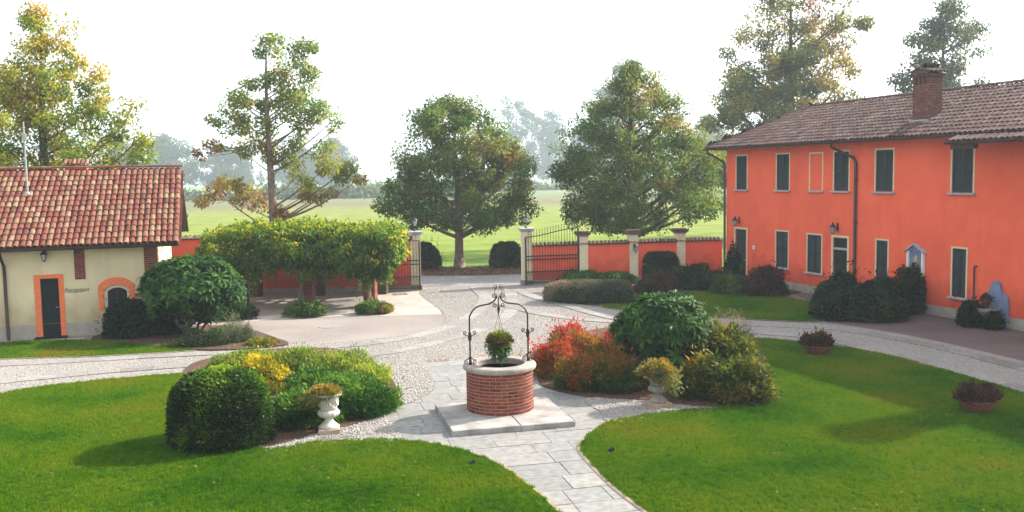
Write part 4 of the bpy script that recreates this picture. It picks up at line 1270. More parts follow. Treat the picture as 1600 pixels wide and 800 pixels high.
# shrine
t = thing('wall_shrine', 'small painted wall shrine with a little pitched roof on the red house', 'shrine', rh_world(11.68, -0.01, 1.32), RZ_); t.scale = (0.88, 0.9, 0.88)
m = MB(); m.box(-0.36, 0.36, -0.03, 0, 0, 0.92); m.build('back_panel', M['blue_wall'], t)
m = MB(); m.box(-0.42, -0.34, -0.12, 0, 0, 0.92); m.box(0.34, 0.42, -0.12, 0, 0, 0.92); m.box(-0.42, 0.42, -0.14, 0, -0.06, 0.0); m.build('surround', M['white_paint'], t)
m = MB(); m.vprism([(-0.42, 0.92), (0.42, 0.92), (0, 1.16)], -0.10, 0); m.build('pediment', M['blue_wall'], t)
for sg in (1, -1):
    m = MB(); m.vprism([(sg * 0.52, 0.86), (sg * 0.50, 0.92), (0, 1.24), (0, 1.18)], -0.2, -0.001); m.build('shrine_roof', M['sill'], t)
m = MB(); m.lathe([(0.16, 0.06), (0.15, 0.2), (0.12, 0.42), (0.13, 0.52), (0.06, 0.58), (0.075, 0.66), (0.07, 0.72), (0.0001, 0.77)], 12, fn=lambda i, a: 1 + 0.06 * math.sin(5 * a + i))
m.v = [(q[0], q[1] * 0.3 - 0.05, q[2]) for q in m.v]
m.build('figure', M['gold'], t, sm=True)
m = MB(); m.tube([(-0.16, -0.06, 0.08), (-0.14, -0.08, 0.3), (-0.05, -0.10, 0.5)], [0.05, 0.06, 0.03], 6); m.tube([(0.17, -0.06, 0.1), (0.13, -0.08, 0.35), (0.06, -0.10, 0.52)], [0.05, 0.05, 0.03], 6)
m.tube([(0.03, -0.1, 0.38), (0.04, -0.11, 0.5)], [0.05, 0.04], 6); m.build('robe', M['robe'], t, sm=True)
# gas pipe
t = tag(MB().tube([(0, -0.06, 0), (0, -0.06, 1.0), (0, -0.06, 1.03), (0.1, -0.06, 1.05)], 0.028, 6).tube([(-0.04, -0.06, 0.02), (0.04, -0.06, 0.02)], 0.05, 6).build('service_pipe', M['gutter'], None, loc=rh_world(14.16, 0, 0.78), rz=RZ_), 'short dark pipe on the red wall beside the pale wall fountain', 'pipe')
# wall fountain
t = thing('wall_fountain', 'pale blue grey wall fountain with curved back and basin against the red house', 'fountain', rh_world(15.03, -0.02, 0), RZ_)
pts = [(-0.46, 0.0), (0.46, 0.0), (0.46, 0.92), (0.40, 1.02), (0.27, 1.06), (0.2, 1.16), (0.16, 1.34), (0.08, 1.42), (0, 1.45), (-0.08, 1.42), (-0.16, 1.34), (-0.2, 1.16), (-0.27, 1.06), (-0.40, 1.02), (-0.46, 0.92)]
m = MB(); m.vprism([(p[0], p[1]) for p in pts], -0.09, 0); m.build('back_slab', M['blue_wall'], t)
m = MB(); m.lathe([(0.22, 0.0), (0.2, 0.35), (0.36, 0.5), (0.40, 0.62), (0.36, 0.62), (0.3, 0.52), (0.0001, 0.5)], 20); m.v = [(q[0], q[1] - 0.42, q[2]) for q in m.v]; m.build('basin', M['grey_stone'], t, sm=True)
m = MB(); m.tube([(0, -0.08, 0.92), (0, -0.2, 0.93), (0, -0.22, 0.88)], 0.018, 6); m.build('spout', M['iron'], t)
t = thing('potted_plant', 'small red brown pot plant on the basin of the wall fountain', 'pot plant', rh_world(14.98, -0.42, 0.60), RZ_)
m = MB(); m.lathe([(0.09, 0), (0.13, 0.2), (0.14, 0.2), (0.14, 0.23), (0.11, 0.22), (0.0001, 0.2)], 14); m.build('pot', M['terracotta'], t, sm=True)
rg = np.random.default_rng(3); d = rnd_dirs(rg, 260); d[:, 2] = abs(d[:, 2])
link(bpy.data.objects.new('foliage', leaf_mesh('foliage', d * np.array([.17, .17, .25]) * rg.uniform(.5, 1, (260, 1)) + np.array([0, 0, .2]), d, rnd_dirs(rg, 260), 0.07, 0.04, rg.random(260), M['dark_red'])), t)

# ------------------------------------------------------------------ reception house on the left
TH = math.radians(17)
LH = thing('reception_house', 'cream reception house with brightly tiled gable roof and orange framed door, left edge', 'house', (-14.6, 29.95, 0), TH)
LX0, LX1, LD = -3.4, 2.92, 8.0
LE, LR, LO = 2.98, 5.44, 0.5
LSL = math.atan2(LR - LE, LD / 2 + LO)
zg = LE + LO * math.tan(LSL)
b = MB()
wall_open(b, LX0, LX1, 0.45, LE + 0.15, 0, [(-0.66, -0.12, 0.45, 1.93), (1.14, 2.07, 0.80, 1.68)], 0.18)
b.add([(LX1, 0, 0), (LX1, LD, 0), (LX1, LD, zg - 0.06), (LX1, LD / 2, LR - 0.06), (LX1, 0, zg - 0.06)], [(0, 1, 2, 3, 4)])
b.add([(LX0, 0, 0), (LX0, LD, 0), (LX0, LD, zg - 0.06), (LX0, LD / 2, LR - 0.06), (LX0, 0, zg - 0.06)], [(4, 3, 2, 1, 0)])
b.add([(LX0, LD, 0), (LX1, LD, 0), (LX1, LD, zg), (LX0, LD, zg)], [(1, 0, 3, 2)])
b.build('wall', M['cream'], LH)
b = MB(); b.box(LX0, -0.84, -0.014, 0.15, -0.05, 0.45); b.box(0.03, LX1 + 0.014, -0.014, 0.15, -0.05, 0.45); b.box(LX1, LX1 + 0.014, 0.15, LD, -0.05, 0.45)
b.build('plinth', M['plinth'], LH)
f = MB(); f.box(-0.84, -0.66, -0.022, 0.1, 0, 1.93); f.box(-0.12, 0.03, -0.022, 0.1, 0, 1.93); f.box(-0.84, 0.03, -0.022, 0.1, 1.93, 2.06)
f = f.build('door', M['trim_red'], LH)
m = MB(); m.box(-0.657, -0.123, 0.06, 0.1, 0.02, 1.925)
for z0, z1 in ((0.15, 0.62), (0.74, 1.25), (1.37, 1.82)): m.bbox(-0.59, -0.19, 0.045, 0.062, z0, z1, 0.01)
m.build('door_leaf', M['door'], f)
m = MB(); m.tube([(-0.17, 0.06, 0.98), (-0.17, 0.005, 0.98), (-0.25, 0.005, 0.98)], 0.011, 6); m.build('handle', M['zinc'], f)
m = MB(); m.bbox(-0.88, 0.08, -0.3, -0.02, 0, 0.05, 0.01); m.build('door_mat', M['dark'], f)
def arch(xa, xc, zs, rise, n=12):
    cx = (xa + xc) / 2; hw = (xc - xa) / 2; R = (hw * hw + rise * rise) / (2 * rise); zc = zs + rise - R
    return [(cx + hw * (1 - 2 * i / n), zc + math.sqrt(max(R * R - (hw * (1 - 2 * i / n)) ** 2, 0))) for i in range(n + 1)]
w = MB()
oa, ia = arch(1.05, 2.17, 1.62, 0.26), arch(1.21, 2.01, 1.46, 0.18)
for i in range(12):
    w.vprism([oa[i], oa[i + 1], ia[i + 1], ia[i]], -0.024, 0.02)
w.box(1.05, 1.21, -0.024, 0.02, 0.8, 1.47); w.box(2.01, 2.17, -0.024, 0.02, 0.8, 1.47)
w.add([(1.05, -0.024, 1.47), (1.21, -0.024, 1.47), ia[-1] and (1.21, -0.024, 1.47), (1.05, -0.024, 1.63)], [(0, 1, 3)])
w.add([(2.01, -0.024, 1.47), (2.17, -0.024, 1.47), (2.17, -0.024, 1.63)], [(0, 1, 2)])
wn = w.build('window', M['trim_red'], LH)
i2 = arch(1.32, 1.92, 1.40, 0.13)
w = MB()
for i in range(12): w.vprism([ia[i], ia[i + 1], i2[i + 1], i2[i]], 0.05, 0.09)
w.box(1.21, 1.32, 0.05, 0.09, 0.8, 1.47); w.box(1.92, 2.01, 0.05, 0.09, 0.8, 1.47); w.build('window_reveal', M['trim_cream'], wn)
w = MB(); w.box(1.3, 1.94, 0.10, 0.12, 0.8, 1.56); w.build('pane', M['dark'], wn)
w = MB(); w.box(1.60, 1.64, 0.085, 0.10, 0.8, 1.54); w.box(1.3, 1.94, 0.086, 0.099, 1.15, 1.18); w.build('glazing_bar', M['shutter'], wn)
# brick piers
for (xa, xc, za, zb) in ((0.38, 0.70, 1.86, 2.93), (2.50, 2.92, 1.89, 2.93)):
    p = MB(); p.box(xa, xc, -0.018, 0.05, za, zb); p = p.build('brick_pier', M['mortar'], LH)
    brick_face(p, xa, xc, za, zb, -0.018, seed=int(xa * 10), ln=0.22)
    if xc > 2.9:
        brick_face(p, 0.02, 0.45, za, zb, LX1 + 0.002, axis='y', seed=4, ln=0.22)
        for yy in (1.1, 1.9, 2.7): brick_face(p, yy, yy + 0.24, 2.55, 2.93, LX1 + 0.002, axis='y', seed=5, ln=0.22)
# lettering
cu = bpy.data.curves.new('lettering', 'FONT')
cu.body = 'Reception'; cu.size = 0.2; cu.shear = 0.3; cu.space_character = 0.9; cu.extrude = 0.002; cu.offset = -0.0015
tmp = bpy.data.objects.new('lettering_tmp', cu); COL.objects.link(tmp)
bpy.context.view_layer.update()
me = bpy.data.meshes.new_from_object(tmp.evaluated_get(bpy.context.evaluated_depsgraph_get()))
bpy.data.objects.remove(tmp)
me.materials.clear(); me.materials.append(M['ink'])
o = put(me, 'lettering', LH, (0.03, -0.006, 1.46), (math.pi / 2, 0, 0))
m = MB(); m.tube([(0.72, -0.006, 1.49), (0.60, -0.006, 1.455), (0.4, -0.006, 1.44), (0.1, -0.006, 1.445), (0.02, -0.006, 1.47)], [0.002, 0.004, 0.005, 0.004, 0.002], 4); m.build('flourish', M['ink'], o); bpy.data.objects['flourish'].location = (-0.03, 0, 0)
fo_ = bpy.data.objects['flourish']; fo_.parent = LH; fo_.location = (0, 0, 0)
# roof
rf = MB()
RX0, RX1 = -3.6, 3.62
for s in (0, 1):
    ye = -LO if s == 0 else LD + LO
    q = [(RX0, ye, LE), (RX1, ye, LE), (RX1, LD / 2, LR), (RX0, LD / 2, LR)]
    rf.add(q, [(0, 1, 2, 3)] if s == 0 else [(3, 2, 1, 0)])
    q2 = [(p[0], p[1], p[2] - 0.12) for p in q]
    rf.add(q2, [(3, 2, 1, 0)] if s == 0 else [(0, 1, 2, 3)])
    for xx in (RX0, RX1):
        rf.add([(xx, ye, LE), (xx, LD / 2, LR), (xx, LD / 2, LR - 0.12), (xx, ye, LE - 0.12)], [(0, 1, 2, 3) if (xx == RX0) == (s == 1) else (3, 2, 1, 0)])
    rf.add([(RX0, ye, LE), (RX1, ye, LE), (RX1, ye, LE - 0.12), (RX0, ye, LE - 0.12)], [(3, 2, 1, 0)])
LF = rf.build('roof', M['wood'], LH)
LSLen = math.hypot(LD / 2 + LO, LR - LE)
tiled_slope(LF, RX0 + 0.02, RX1 - 0.02, -LO, LE, LSL, LSLen, 0.19, 0.355, M['tile'], M['pan_tile'], lambda ix, iy, x, y, z: x > -1.75 and iy < 11, 21)
back = MB(); tm2 = tile_mesh('back_tile', 0.44, 0.092, 0.075, M['tile']); tv2, tf2 = tile_verts(tm2)
for k in range(38):
    for iy in range(14):
        d = iy * 0.355
        back.m = Matrix.Translation((RX0 + (k + .5) * 0.19, LD + LO - d * math.cos(LSL), LE + d * math.sin(LSL) + 0.045)) @ Matrix.Rotation(math.pi, 4, 'Z') @ Matrix.Rotation(LSL, 4, 'X')
        back.add(tv2, tf2, tint=random.uniform(0.001, 1))
stuff(back.build('back_roof_tiles', M['tile'], LF))
rc = MB(); tv, tf = tile_verts(tile_mesh('cap2', 0.44, 0.11, 0.095, M['tile']))
caps((RX0, LD / 2, LR + 0.03), (RX1 - 0.2, LD / 2, LR + 0.03), rc); stuff(rc.build('ridge_tiles', M['tile'], LF))
g = MB(); gutter(RX0, RX1 - 0.04, -LO - 0.09, LE - 0.02); g.build('gutter', M['gutter'], LH)
g = MB(); g.tube([(-1.66, -LO - 0.09, LE - 0.06), (-1.66, -LO, LE - 0.25), (-1.66, -0.08, LE - 0.6), (-1.66, -0.07, LE - 0.8), (-1.66, -0.07, 0.0)], 0.05, 8); g.build('downpipe', M['gutter'], LH, sm=True)
m = MB(); m.box(-0.36, 0.36, 4.3, 4.95, 4.6, 5.60); c = m.build('chimney', M['red'], LH)
m = MB(); m.box(-0.42, 0.42, 4.24, 5.01, 5.60, 5.66); m.build('chimney_cap', M['wood'], c)
m = MB(); tv3, tf3 = tile_verts(tile_mesh('ct', 0.42, 0.07, 0.06, M['tile']))
for k in range(6):
    for s in (0, 1):
        m.m = Matrix.Translation((-0.36 + k * 0.145, 4.2 if s == 0 else 5.05, 5.66)) @ Matrix.Rotation(0 if s == 0 else math.pi, 4, 'Z') @ Matrix.Rotation(0.42, 4, 'X')
        m.add(tv3, tf3, tint=random.uniform(0.001, 1))
stuff(m.build('chimney_tiles', M['tile'], c))
def lh_world(x, y, z):
    return tuple(Matrix.Rotation(TH, 4, 'Z') @ Vector((x, y, z)) + Vector(LH.location))
t = thing('antenna_mast', 'thin grey pole standing on the tiled roof of the reception house', 'mast', lh_world(-1.3, 2.4, LE + 2.9 * math.tan(LSL) - 0.02), TH)
m = MB(); m.tube([(0, 0, 0), (0, 0, 2.55)], [0.035, 0.022], 8); m.build('pole', M['zinc'], t)
m = MB(); m.bbox(-0.06, 0.06, -0.05, 0.05, 1.9, 2.15, 0.01); m.build('amplifier_box', M['zinc'], t)
m = MB(); m.lathe([(0.13, 0.0), (0.1, 0.12), (0.04, 0.17)], 10); m.build('foot_collar', M['zinc'], t)
lantern('wall_lantern', 'black wall lantern above the reception door under the eave', lh_world(-0.47, -0.01, 2.72), TH, s=0.85)
lantern('wall_lantern', 'wall lantern on the sunlit gable side of the reception house', lh_world(LX1 + 0.01, 1.9, 2.1), TH + math.pi / 2, s=0.85)

# ------------------------------------------------------------------ boundary walls, gate pillars, gate leaves
def wall_run(name, label, A, B, h, npan, pillars, th=0.3):
    A, B = Vector(A), Vector(B); d = B - A; L = d.length
    t = thing(name, label, 'wall', (A.x, A.y, 0), math.atan2(d.y, d.x))
    m = MB(); m.box(0, L, -th / 2, th / 2, -0.05, h); m.build('wall_panel', M['red'], t)
    m = MB(); m.box(0, L, -th / 2 - 0.012, -th / 2 + 0.02, -0.04, 0.22); m.build('plinth', M['plinth'], t)
    cp = MB(); tvv, tff = tile_verts(tile_mesh('coping', 0.34, 0.085, 0.07, M['old_tile']))
    k = 0.09
    cp.box(0, L, -th / 2 - 0.06, th / 2 + 0.06, h + 0.001, h + 0.03, tint=0.95)
    while k < L:
        for s in (0, 1):
            cp.m = Matrix.Translation((k, (-th / 2 - 0.13) if s == 0 else (th / 2 + 0.13), h + 0.03)) @ Matrix.Rotation(0 if s == 0 else math.pi, 4, 'Z') @ Matrix.Rotation(0.3, 4, 'X')
            cp.add(tvv, tff, tint=random.uniform(0.001, 1))
        k += 0.19
    cp.m = None
    stuff(cp.build('coping_tiles', M['old_tile'], t))
    for s, ph in pillars:
        p = MB(); p.bbox(s - 0.2, s + 0.2, -0.24, 0.24, -0.05, ph - 0.17, 0.012); p = p.build('pillar', M['trim_cream'], t)
        q = MB(); q.bbox(s - 0.25, s + 0.25, -0.29, 0.29, ph - 0.168, ph - 0.1, 0.02); q.build('pillar_cap', M['grey_stone'], p)
        q = MB(); q.bbox(s - 0.31, s + 0.31, -0.34, 0.34, ph - 0.1, ph, 0.03); 
        for k in range(4):
            q.m = Matrix.Translation((s - 0.24 + k * 0.16, -0.36, ph - 0.02)) @ Matrix.Rotation(0.12, 4, 'X'); q.add(tvv, tff, tint=0.4)
            q.m = Matrix.Translation((s - 0.24 + k * 0.16, 0.36, ph - 0.02)) @ Matrix.Rotation(math.pi, 4, 'Z') @ Matrix.Rotation(0.12, 4, 'X'); q.add(tvv, tff, tint=0.2)
        q.m = None
        q.build('cap_stone', M['old_tile'], p)
    return t
GL, GR = Vector((-4.27, 40.9)), Vector((0.66, 41.9))
wdir = (Vector((9.9, 43.6)) - GR)
wl = wdir.length
wall_run('boundary_wall', 'orange red garden wall with tile coping and capped pillars right of the gate', GR + wdir.normalized() * 0.2, (9.85, 43.6), 1.76, 4, [(2.42, 2.33), (4.80, 2.33), (7.1, 2.33)])
wall_run('boundary_wall', 'orange red garden wall behind the wisteria pergola left of the gate', (-17.5, 40.2), GL + Vector((-0.2, -0.03)), 2.45, 4, [(10.9, 2.3)])
for P_, side in ((GL, 'left'), (GR, 'right')):
    t = thing('gate_pillar', 'cream gate pillar with flat cap at the %s side of the gate opening' % side, 'pillar', (P_.x, P_.y, 0), 0.15, 'cream gate pillars')
    m = MB(); m.bbox(-0.22, 0.22, -0.22, 0.22, -0.05, 2.46, 0.015); m.build('shaft', M['trim_cream'], t)
    m = MB(); m.bbox(-0.26, 0.26, -0.26, 0.26, -0.05, 0.25, 0.02); m.build('base', M['grey_stone'], t)
    m = MB(); m.bbox(-0.29, 0.29, -0.29, 0.29, 2.461, 2.54, 0.03); m.bbox(-0.33, 0.33, -0.33, 0.33, 2.541, 2.61, 0.02); m.build('cap', M['sill'], t)
    lantern('pillar_lantern', 'grey lantern standing on the %s gate pillar' % side, (P_.x, P_.y, 2.61), 0.15, post=True, s=1.0, group='lanterns on the gate pillars')
wd = wdir.normalized()
pw = GR + wd * 5.0 - Vector((-wd.y, wd.x)) * 0.27
lantern('wall_lantern', 'black lantern on the middle cream pillar of the right garden wall', (pw.x, pw.y, 1.6), math.atan2(wd.y, wd.x), s=0.9)
def gate_leaf(label, hinge, free, h0, h1):
    H_, F_ = Vector(hinge), Vector(free); d = F_ - H_; L = d.length
    t = thing('gate_leaf', label, 'gate', (H_.x, H_.y, 0.06), math.atan2(d.y, d.x), 'wrought iron gate leaves')
    def top(x):
        u = x / L
        return h0 + (h1 - h0) * (3 * u * u - 2 * u * u * u)
    m = MB(); m.box(-0.03, 0.03, -0.03, 0.03, 0, h0); m.build('hinge_stile', M['iron'], t)
    m = MB(); m.box(L - 0.03, L + 0.03, -0.03, 0.03, 0, h1); m.build('free_stile', M['iron'], t)
    for z in (0.06, 0.55, 1.10, 1.26):
        m = MB(); m.box(0.03, L - 0.03, -0.02, 0.02, z, z + 0.045); m.build('rail', M['iron'], t)
    m = MB(); m.tube([(L * k / 14, 0, top(L * k / 14)) for k in range(15)], 0.022, 6); m.build('top_rail', M['iron'], t)
    n = 19
    for i in range(1, n):
        x = L * i / n; zt = top(x) + 0.2
        m = MB(); m.tube([(x, 0, 0.08), (x, 0, zt)], 0.010, 5); br = m.build('bar', M['iron'], t)
        m = MB(); m.lathe([(0.0001, 0), (0.022, 0.035), (0.012, 0.06), (0.0001, 0.12)], 5, c=(x, 0, zt - 0.01)); m.build('spear_tip', M['iron'], br)
    m = MB()
    for i in range(n):
        x = L * (i + 0.5) / n
        m.tube([(x, 0, 0.10), (x, 0, 0.40)], 0.008, 4)
        m.tube([Vector((x, 0, 0.46)) + Vector((0.035 * math.cos(a * math.pi / 5), 0, 0.06 * math.sin(a * math.pi / 5))) for a in range(11)], 0.007, 4)
    m.build('scroll_panel', M['iron'], t)
gate_leaf('black wrought iron gate leaf folded open against the right garden wall', (0.62, 41.55), (3.02, 42.15), 2.15, 2.5)
gate_leaf('black wrought iron gate leaf standing open before the left wall beside the pergola', (-4.06, 40.48), (-6.5, 40.1), 2.15, 2.5)

# ------------------------------------------------------------------ pergola
PG = thing('pergola', 'brick pillared timber pergola under wisteria left of the gate', 'pergola', (-8.6, 36.9, 0), math.radians(-4))
bmk = brick_mesh(0.223, 0.06, 0.058)
def pg_local(x, y):
    q = Matrix.Rotation(-PG.rotation_euler.z, 4, 'Z') @ Vector((x - PG.location.x, y - PG.location.y, 0))
    return q.x, q.y
pil = [(-5.55, 35.95, True), (-8.15, 36.75, True), (-10.9, 37.1, False), (-5.6, 39.7, False), (-8.3, 39.6, False), (-11.0, 39.6, False)]
for (x, y, brk) in pil:
    lx, ly = pg_local(x, y)
    p = MB(); p.box(lx - 0.22, lx + 0.22, ly - 0.22, ly + 0.22, -0.05, 2.3); p = p.build('brick_pillar' if brk else 'rear_pillar', M['mortar'] if brk else M['wood'], PG)  # rear pillars coloured as dark wood to paint in the pergola's shade
    if brk:
        brick_face(p, lx - 0.235, lx + 0.235, 0.0, 1.9, ly - 0.235, seed=8)
        for z in range(27):
            for k in range(2):
                put(bmk, 'brick', p, (lx - 0.205, ly - 0.11 + 0.22 * k, 0.005 + z * 0.07), (0, 0, math.pi / 2)); put(bmk, 'brick', p, (lx + 0.205, ly - 0.11 + 0.22 * k, 0.005 + z * 0.07), (0, 0, math.pi / 2))
for yy in (pg_local(-8.15, 36.4)[1], pg_local(-8.15, 39.6)[1]):
    m = MB(); m.box(-3.6, 4.2, yy - 0.08, yy + 0.08, 2.301, 2.5); m.build('beam', M['wood'], PG)
for k in range(14):
    x = -3.5 + k * 0.58
    m = MB(); m.box(x - 0.05, x + 0.05, -1.0, 3.4, 2.501, 2.62); m.build('rafter', M['wood'], PG)

# ------------------------------------------------------------------ the well
wx, wy = WELL.x, WELL.y
WZ = math.radians(13.4)
WT = thing('brick_well', 'round red brick well with a stone rim and wrought iron arch in the centre', 'well', (wx, wy, 0), WZ)
# stone base of two slabs, chipped edges
def rough_slab(x0, x1, y0, y1, z0, z1, seed):
    rg = random.Random(seed)
    n = 9
    out = []
    for (a, c) in (((x0, y0), (x1, y0)), ((x1, y0), (x1, y1)), ((x1, y1), (x0, y1)), ((x0, y1), (x0, y0))):
        for i in range(n):
            u = i / n
            out.append((a[0] + (c[0] - a[0]) * u + rg.uniform(-0.008, 0.008), a[1] + (c[1] - a[1]) * u + rg.uniform(-0.008, 0.008)))
    m = MB(); N_ = len(out)
    cx, cy = (x0 + x1) / 2, (y0 + y1) / 2
    ins = [(cx + (p[0] - cx) * 0.985, cy + (p[1] - cy) * 0.985) for p in out]
    v = [(p[0], p[1], z0) for p in out] + [(p[0], p[1], z1 - 0.012 + rg.uniform(-0.006, 0.004)) for p in out] + [(p[0], p[1], z1) for p in ins]
    f = [tuple(range(2 * N_, 3 * N_))]
    for r in range(2):
        for i in range(N_):
            j = (i + 1) % N_; f.append((r * N_ + i, r * N_ + j, (r + 1) * N_ + j, (r + 1) * N_ + i))
    m.add(v, f)
    return m
# bounds measured: front corners and left corner
q = [Vector(G(707, 684)) - WELL, Vector(G(899, 668)) - WELL, Vector(G(671, 642)) - WELL]
fx0, fx1 = q[0].dot(U), q[1].dot(U); fy0, fy1 = (q[0].dot(W) + q[1].dot(W)) / 2, q[2].dot(W)
mid = fx0 + (fx1 - fx0) * 0.55
rough_slab(fx0, mid - 0.005, fy0, fy1, 0.0, 0.135, 1).build('base_slab', M['granite'], WT)
rough_slab(mid + 0.005, fx1, fy0, fy1, 0.0, 0.133, 2).build('base_slab', M['granite'], WT)
M['rim'] = noise_mat('worn_rim_stone', [(0.2, (0.22, 0.185, 0.16)), (0.5, (0.32, 0.28, 0.25)), (0.8, (0.38, 0.34, 0.31))], scale=18, bump=0.5, bscale=40, big=(2.5, (0.7, 0.68, 0.66), (1.05, 1.05, 1.05)))
BR, RIMZ = 0.70, 1.10
m = MB(); m.lathe([(BR - 0.0075, 0.12), (BR - 0.0075, RIMZ - 0.13), (BR - 0.2, RIMZ - 0.13), (BR - 0.2, 0.3)], 48); core = m.build('lining', M['mortar'], WT)
mm = MB()
for c in range(7):
    for k in range(14):
        a0 = (k + (0.5 if c % 2 else 0)) * 2 * math.pi / 14 + 0.015; a1 = a0 + 2 * math.pi / 14 - 0.03
        z0 = RIMZ - 0.2 - c * 0.075
        v = []
        for a in (a0, (a0 + a1) / 2, a1):
            for z in (z0, z0 + 0.062):
                v.append(((BR - 0.215) * math.cos(a), (BR - 0.215) * math.sin(a), z))
        mm.add(v, [(0, 1, 3, 2), (2, 3, 5, 4)], tint=random.uniform(0.001, 1))
stuff(mm.build('inner_bricks', M['brick'], core))
m = MB(); m.lathe([(0.0001, 0.42), (BR - 0.21, 0.42)], 30); m.build('well_cover', M['dark'], core)
nb, courses = 18, 12
ch = (RIMZ - 0.12 - 0.135) / courses
def arc_brick(frac):
    m = MB(); da = 2 * math.pi / nb * frac - 0.017 / BR; n = 3
    v = []; h = ch - 0.016; b_ = 0.004
    for i in range(n + 1):
        a = -da / 2 + da * i / n
        for (r, z) in ((BR - 0.03, 0), (BR - b_, 0), (BR, b_), (BR, h - b_), (BR - b_, h), (BR - 0.03, h)):
            v.append((r * math.cos(a), r * math.sin(a), z))
    f = []
    for i in range(n):
        for k in range(5):
            f.append((i * 6 + k, (i + 1) * 6 + k, (i + 1) * 6 + k + 1, i * 6 + k + 1))
    f += [(0, 1, 2, 3, 4, 5), tuple(range(n * 6 + 5, n * 6 - 1, -1))]
    m.add(v, f)
    return m.mesh('brick', M['brick'])
ab = [arc_brick(1.0)]
for c in range(courses):
    for k in range(nb):
        a = (k + (0.5 if c % 2 else 0)) * 2 * math.pi / nb + random.uniform(-0.004, 0.004)
        s = 1 + random.uniform(-0.004, 0.005)
        put(ab[0], 'brick', WT, (0, 0, 0.137 + c * ch + 0.005), (0, 0, a), (s, s, 1))
m = MB()
prof = [(BR - 0.19, RIMZ - 0.125), (BR - 0.19, RIMZ - 0.02), (BR - 0.17, RIMZ), (BR + 0.02, RIMZ), (BR + 0.055, RIMZ - 0.015), (BR + 0.07, RIMZ - 0.05), (BR + 0.06, RIMZ - 0.10), (BR + 0.03, RIMZ - 0.125), (BR - 0.19, RIMZ - 0.125)]
m.lathe(prof, 56); m.build('rim', M['rim'], WT, sm=False)
# iron arch in the x-z plane
PX = 0.62
m = MB()
def half(sg):
    return [(sg * PX, 0, RIMZ), (sg * PX, 0, 2.02), (sg * (PX - 0.02), 0, 2.13), (sg * (PX - 0.08), 0, 2.23), (sg * (PX - 0.18), 0, 2.30), (sg * (PX - 0.30), 0, 2.325), (sg * 0.20, 0, 2.345), (sg * 0.12, 0, 2.38), (sg * 0.06, 0, 2.44), (sg * 0.03, 0, 2.5)]
for sg in (-1, 1):
    m = MB(); p3 = smooth([(q_[0], q_[2]) for q_ in half(sg)], False, 5)
    m.tube([(p[0], 0, p[1]) for p in p3], 0.017, 8)
    m.build('arch_rod', M['iron'], WT, sm=True)
    col_ = MB(); col_.lathe([(0.03, 0.5), (0.036, 0.53), (0.03, 0.56), (0.03, 0.62), (0.036, 0.65), (0.03, 0.68)], 8, c=(sg * PX, 0, RIMZ)); col_.build('collar', M['iron'], WT, sm=True)
    col_ = MB(); col_.lathe([(0.045, 0.0), (0.03, 0.05), (0.026, 0.14)], 8, c=(sg * PX, 0, RIMZ)); col_.build('foot', M['iron'], WT, sm=True)
    for s2 in (-1, 1):
        sc_ = MB(); sc_.tube([Vector((sg * PX + s2 * 0.02, 0, RIMZ + 0.15)), Vector((sg * PX + s2 * 0.05, 0, RIMZ + 0.105))] + spiral((sg * PX + s2 * 0.085, 0, RIMZ + 0.05), 0.045, 0.012, math.pi / 2, -1.25 * s2), 0.010, 5); sc_.build('scroll', M['iron'], WT, sm=True)
        sc_ = MB(); sc_.tube([Vector((sg * PX + s2 * 0.015, 0, RIMZ + 0.52)), Vector((sg * PX + s2 * 0.04, 0, RIMZ + 0.6))] + spiral((sg * PX + s2 * 0.095, 0, RIMZ + 0.66), 0.042, 0.010, -math.pi / 2, 1.25 * s2), 0.010, 5); sc_.build('scroll', M['iron'], WT, sm=True)
m = MB()
for s2 in (-1, 1):
    m.tube(spiral((s2 * 0.085, 0, 2.50), 0.055, 0.012, math.pi if s2 > 0 else 0, 1.3 * -s2), 0.010, 6)
    m.tube(spiral((s2 * 0.085, 0, 2.31), 0.05, 0.012, math.pi if s2 > 0 else 0, 1.3 * s2), 0.009, 6)
    m.tube(spiral((s2 * 0.055, 0, 2.70), 0.045, 0.010, -math.pi / 2, 1.3 * s2), 0.006, 5)
    m.tube(smooth([(s2 * 0.02, 2.5), (s2 * 0.085, 2.58), (s2 * 0.05, 2.65), (s2 * 0.03, 2.69), (s2 * 0.06, 2.685)], False, 4) and [(p[0], 0, p[1]) for p in smooth([(s2 * 0.02, 2.5), (s2 * 0.085, 2.58), (s2 * 0.05, 2.65), (s2 * 0.02, 2.69), (s2 * 0.055, 2.655)], False, 4)], 0.006, 5)
m.tube([(0, 0, 2.48), (0, 0, 2.12)], 0.012, 6); m.tube([(0, 0, 2.28), (0, 0, 2.14)], 0.028, 6)
m.build('finial', M['iron'], WT, sm=True)
# hanging basket
def wl_world(x, y, z):
    return tuple(Matrix.Rotation(WZ, 4, 'Z') @ Vector((x, y, z)) + Vector((wx, wy, 0)))
M['basket'] = leaf_mat('red_brown_flowers', [(0.0, (0.08, 0.03, 0.014)), (0.35, (0.10, 0.07, 0.018)), (0.6, (0.08, 0.12, 0.016)), (1.0, (0.22, 0.26, 0.03))], trans=0.35)
HB = thing('hanging_basket', 'hanging basket of small red green flowering plants under the iron arch of the well', 'hanging plant', wl_world(0, 0, 1.42), WZ)
m = MB()
for k in range(3):
    a = k * 2.094 + 0.4; m.tube([(0.17 * math.cos(a), 0.17 * math.sin(a), 0.12), (0.01 * math.cos(a), 0.01 * math.sin(a), 0.68)], 0.004, 4)
m.tube([(0, 0, 0.66), (0, 0, 0.73)], 0.006, 4); m.build('wires', M['iron'], HB)
m = MB(); m.lathe([(0.06, -0.10), (0.14, -0.06), (0.19, 0.06), (0.2, 0.12), (0.17, 0.11), (0.0001, 0.1)], 14); m.build('bowl', M['soil'], HB, sm=True)
rg = np.random.default_rng(12)
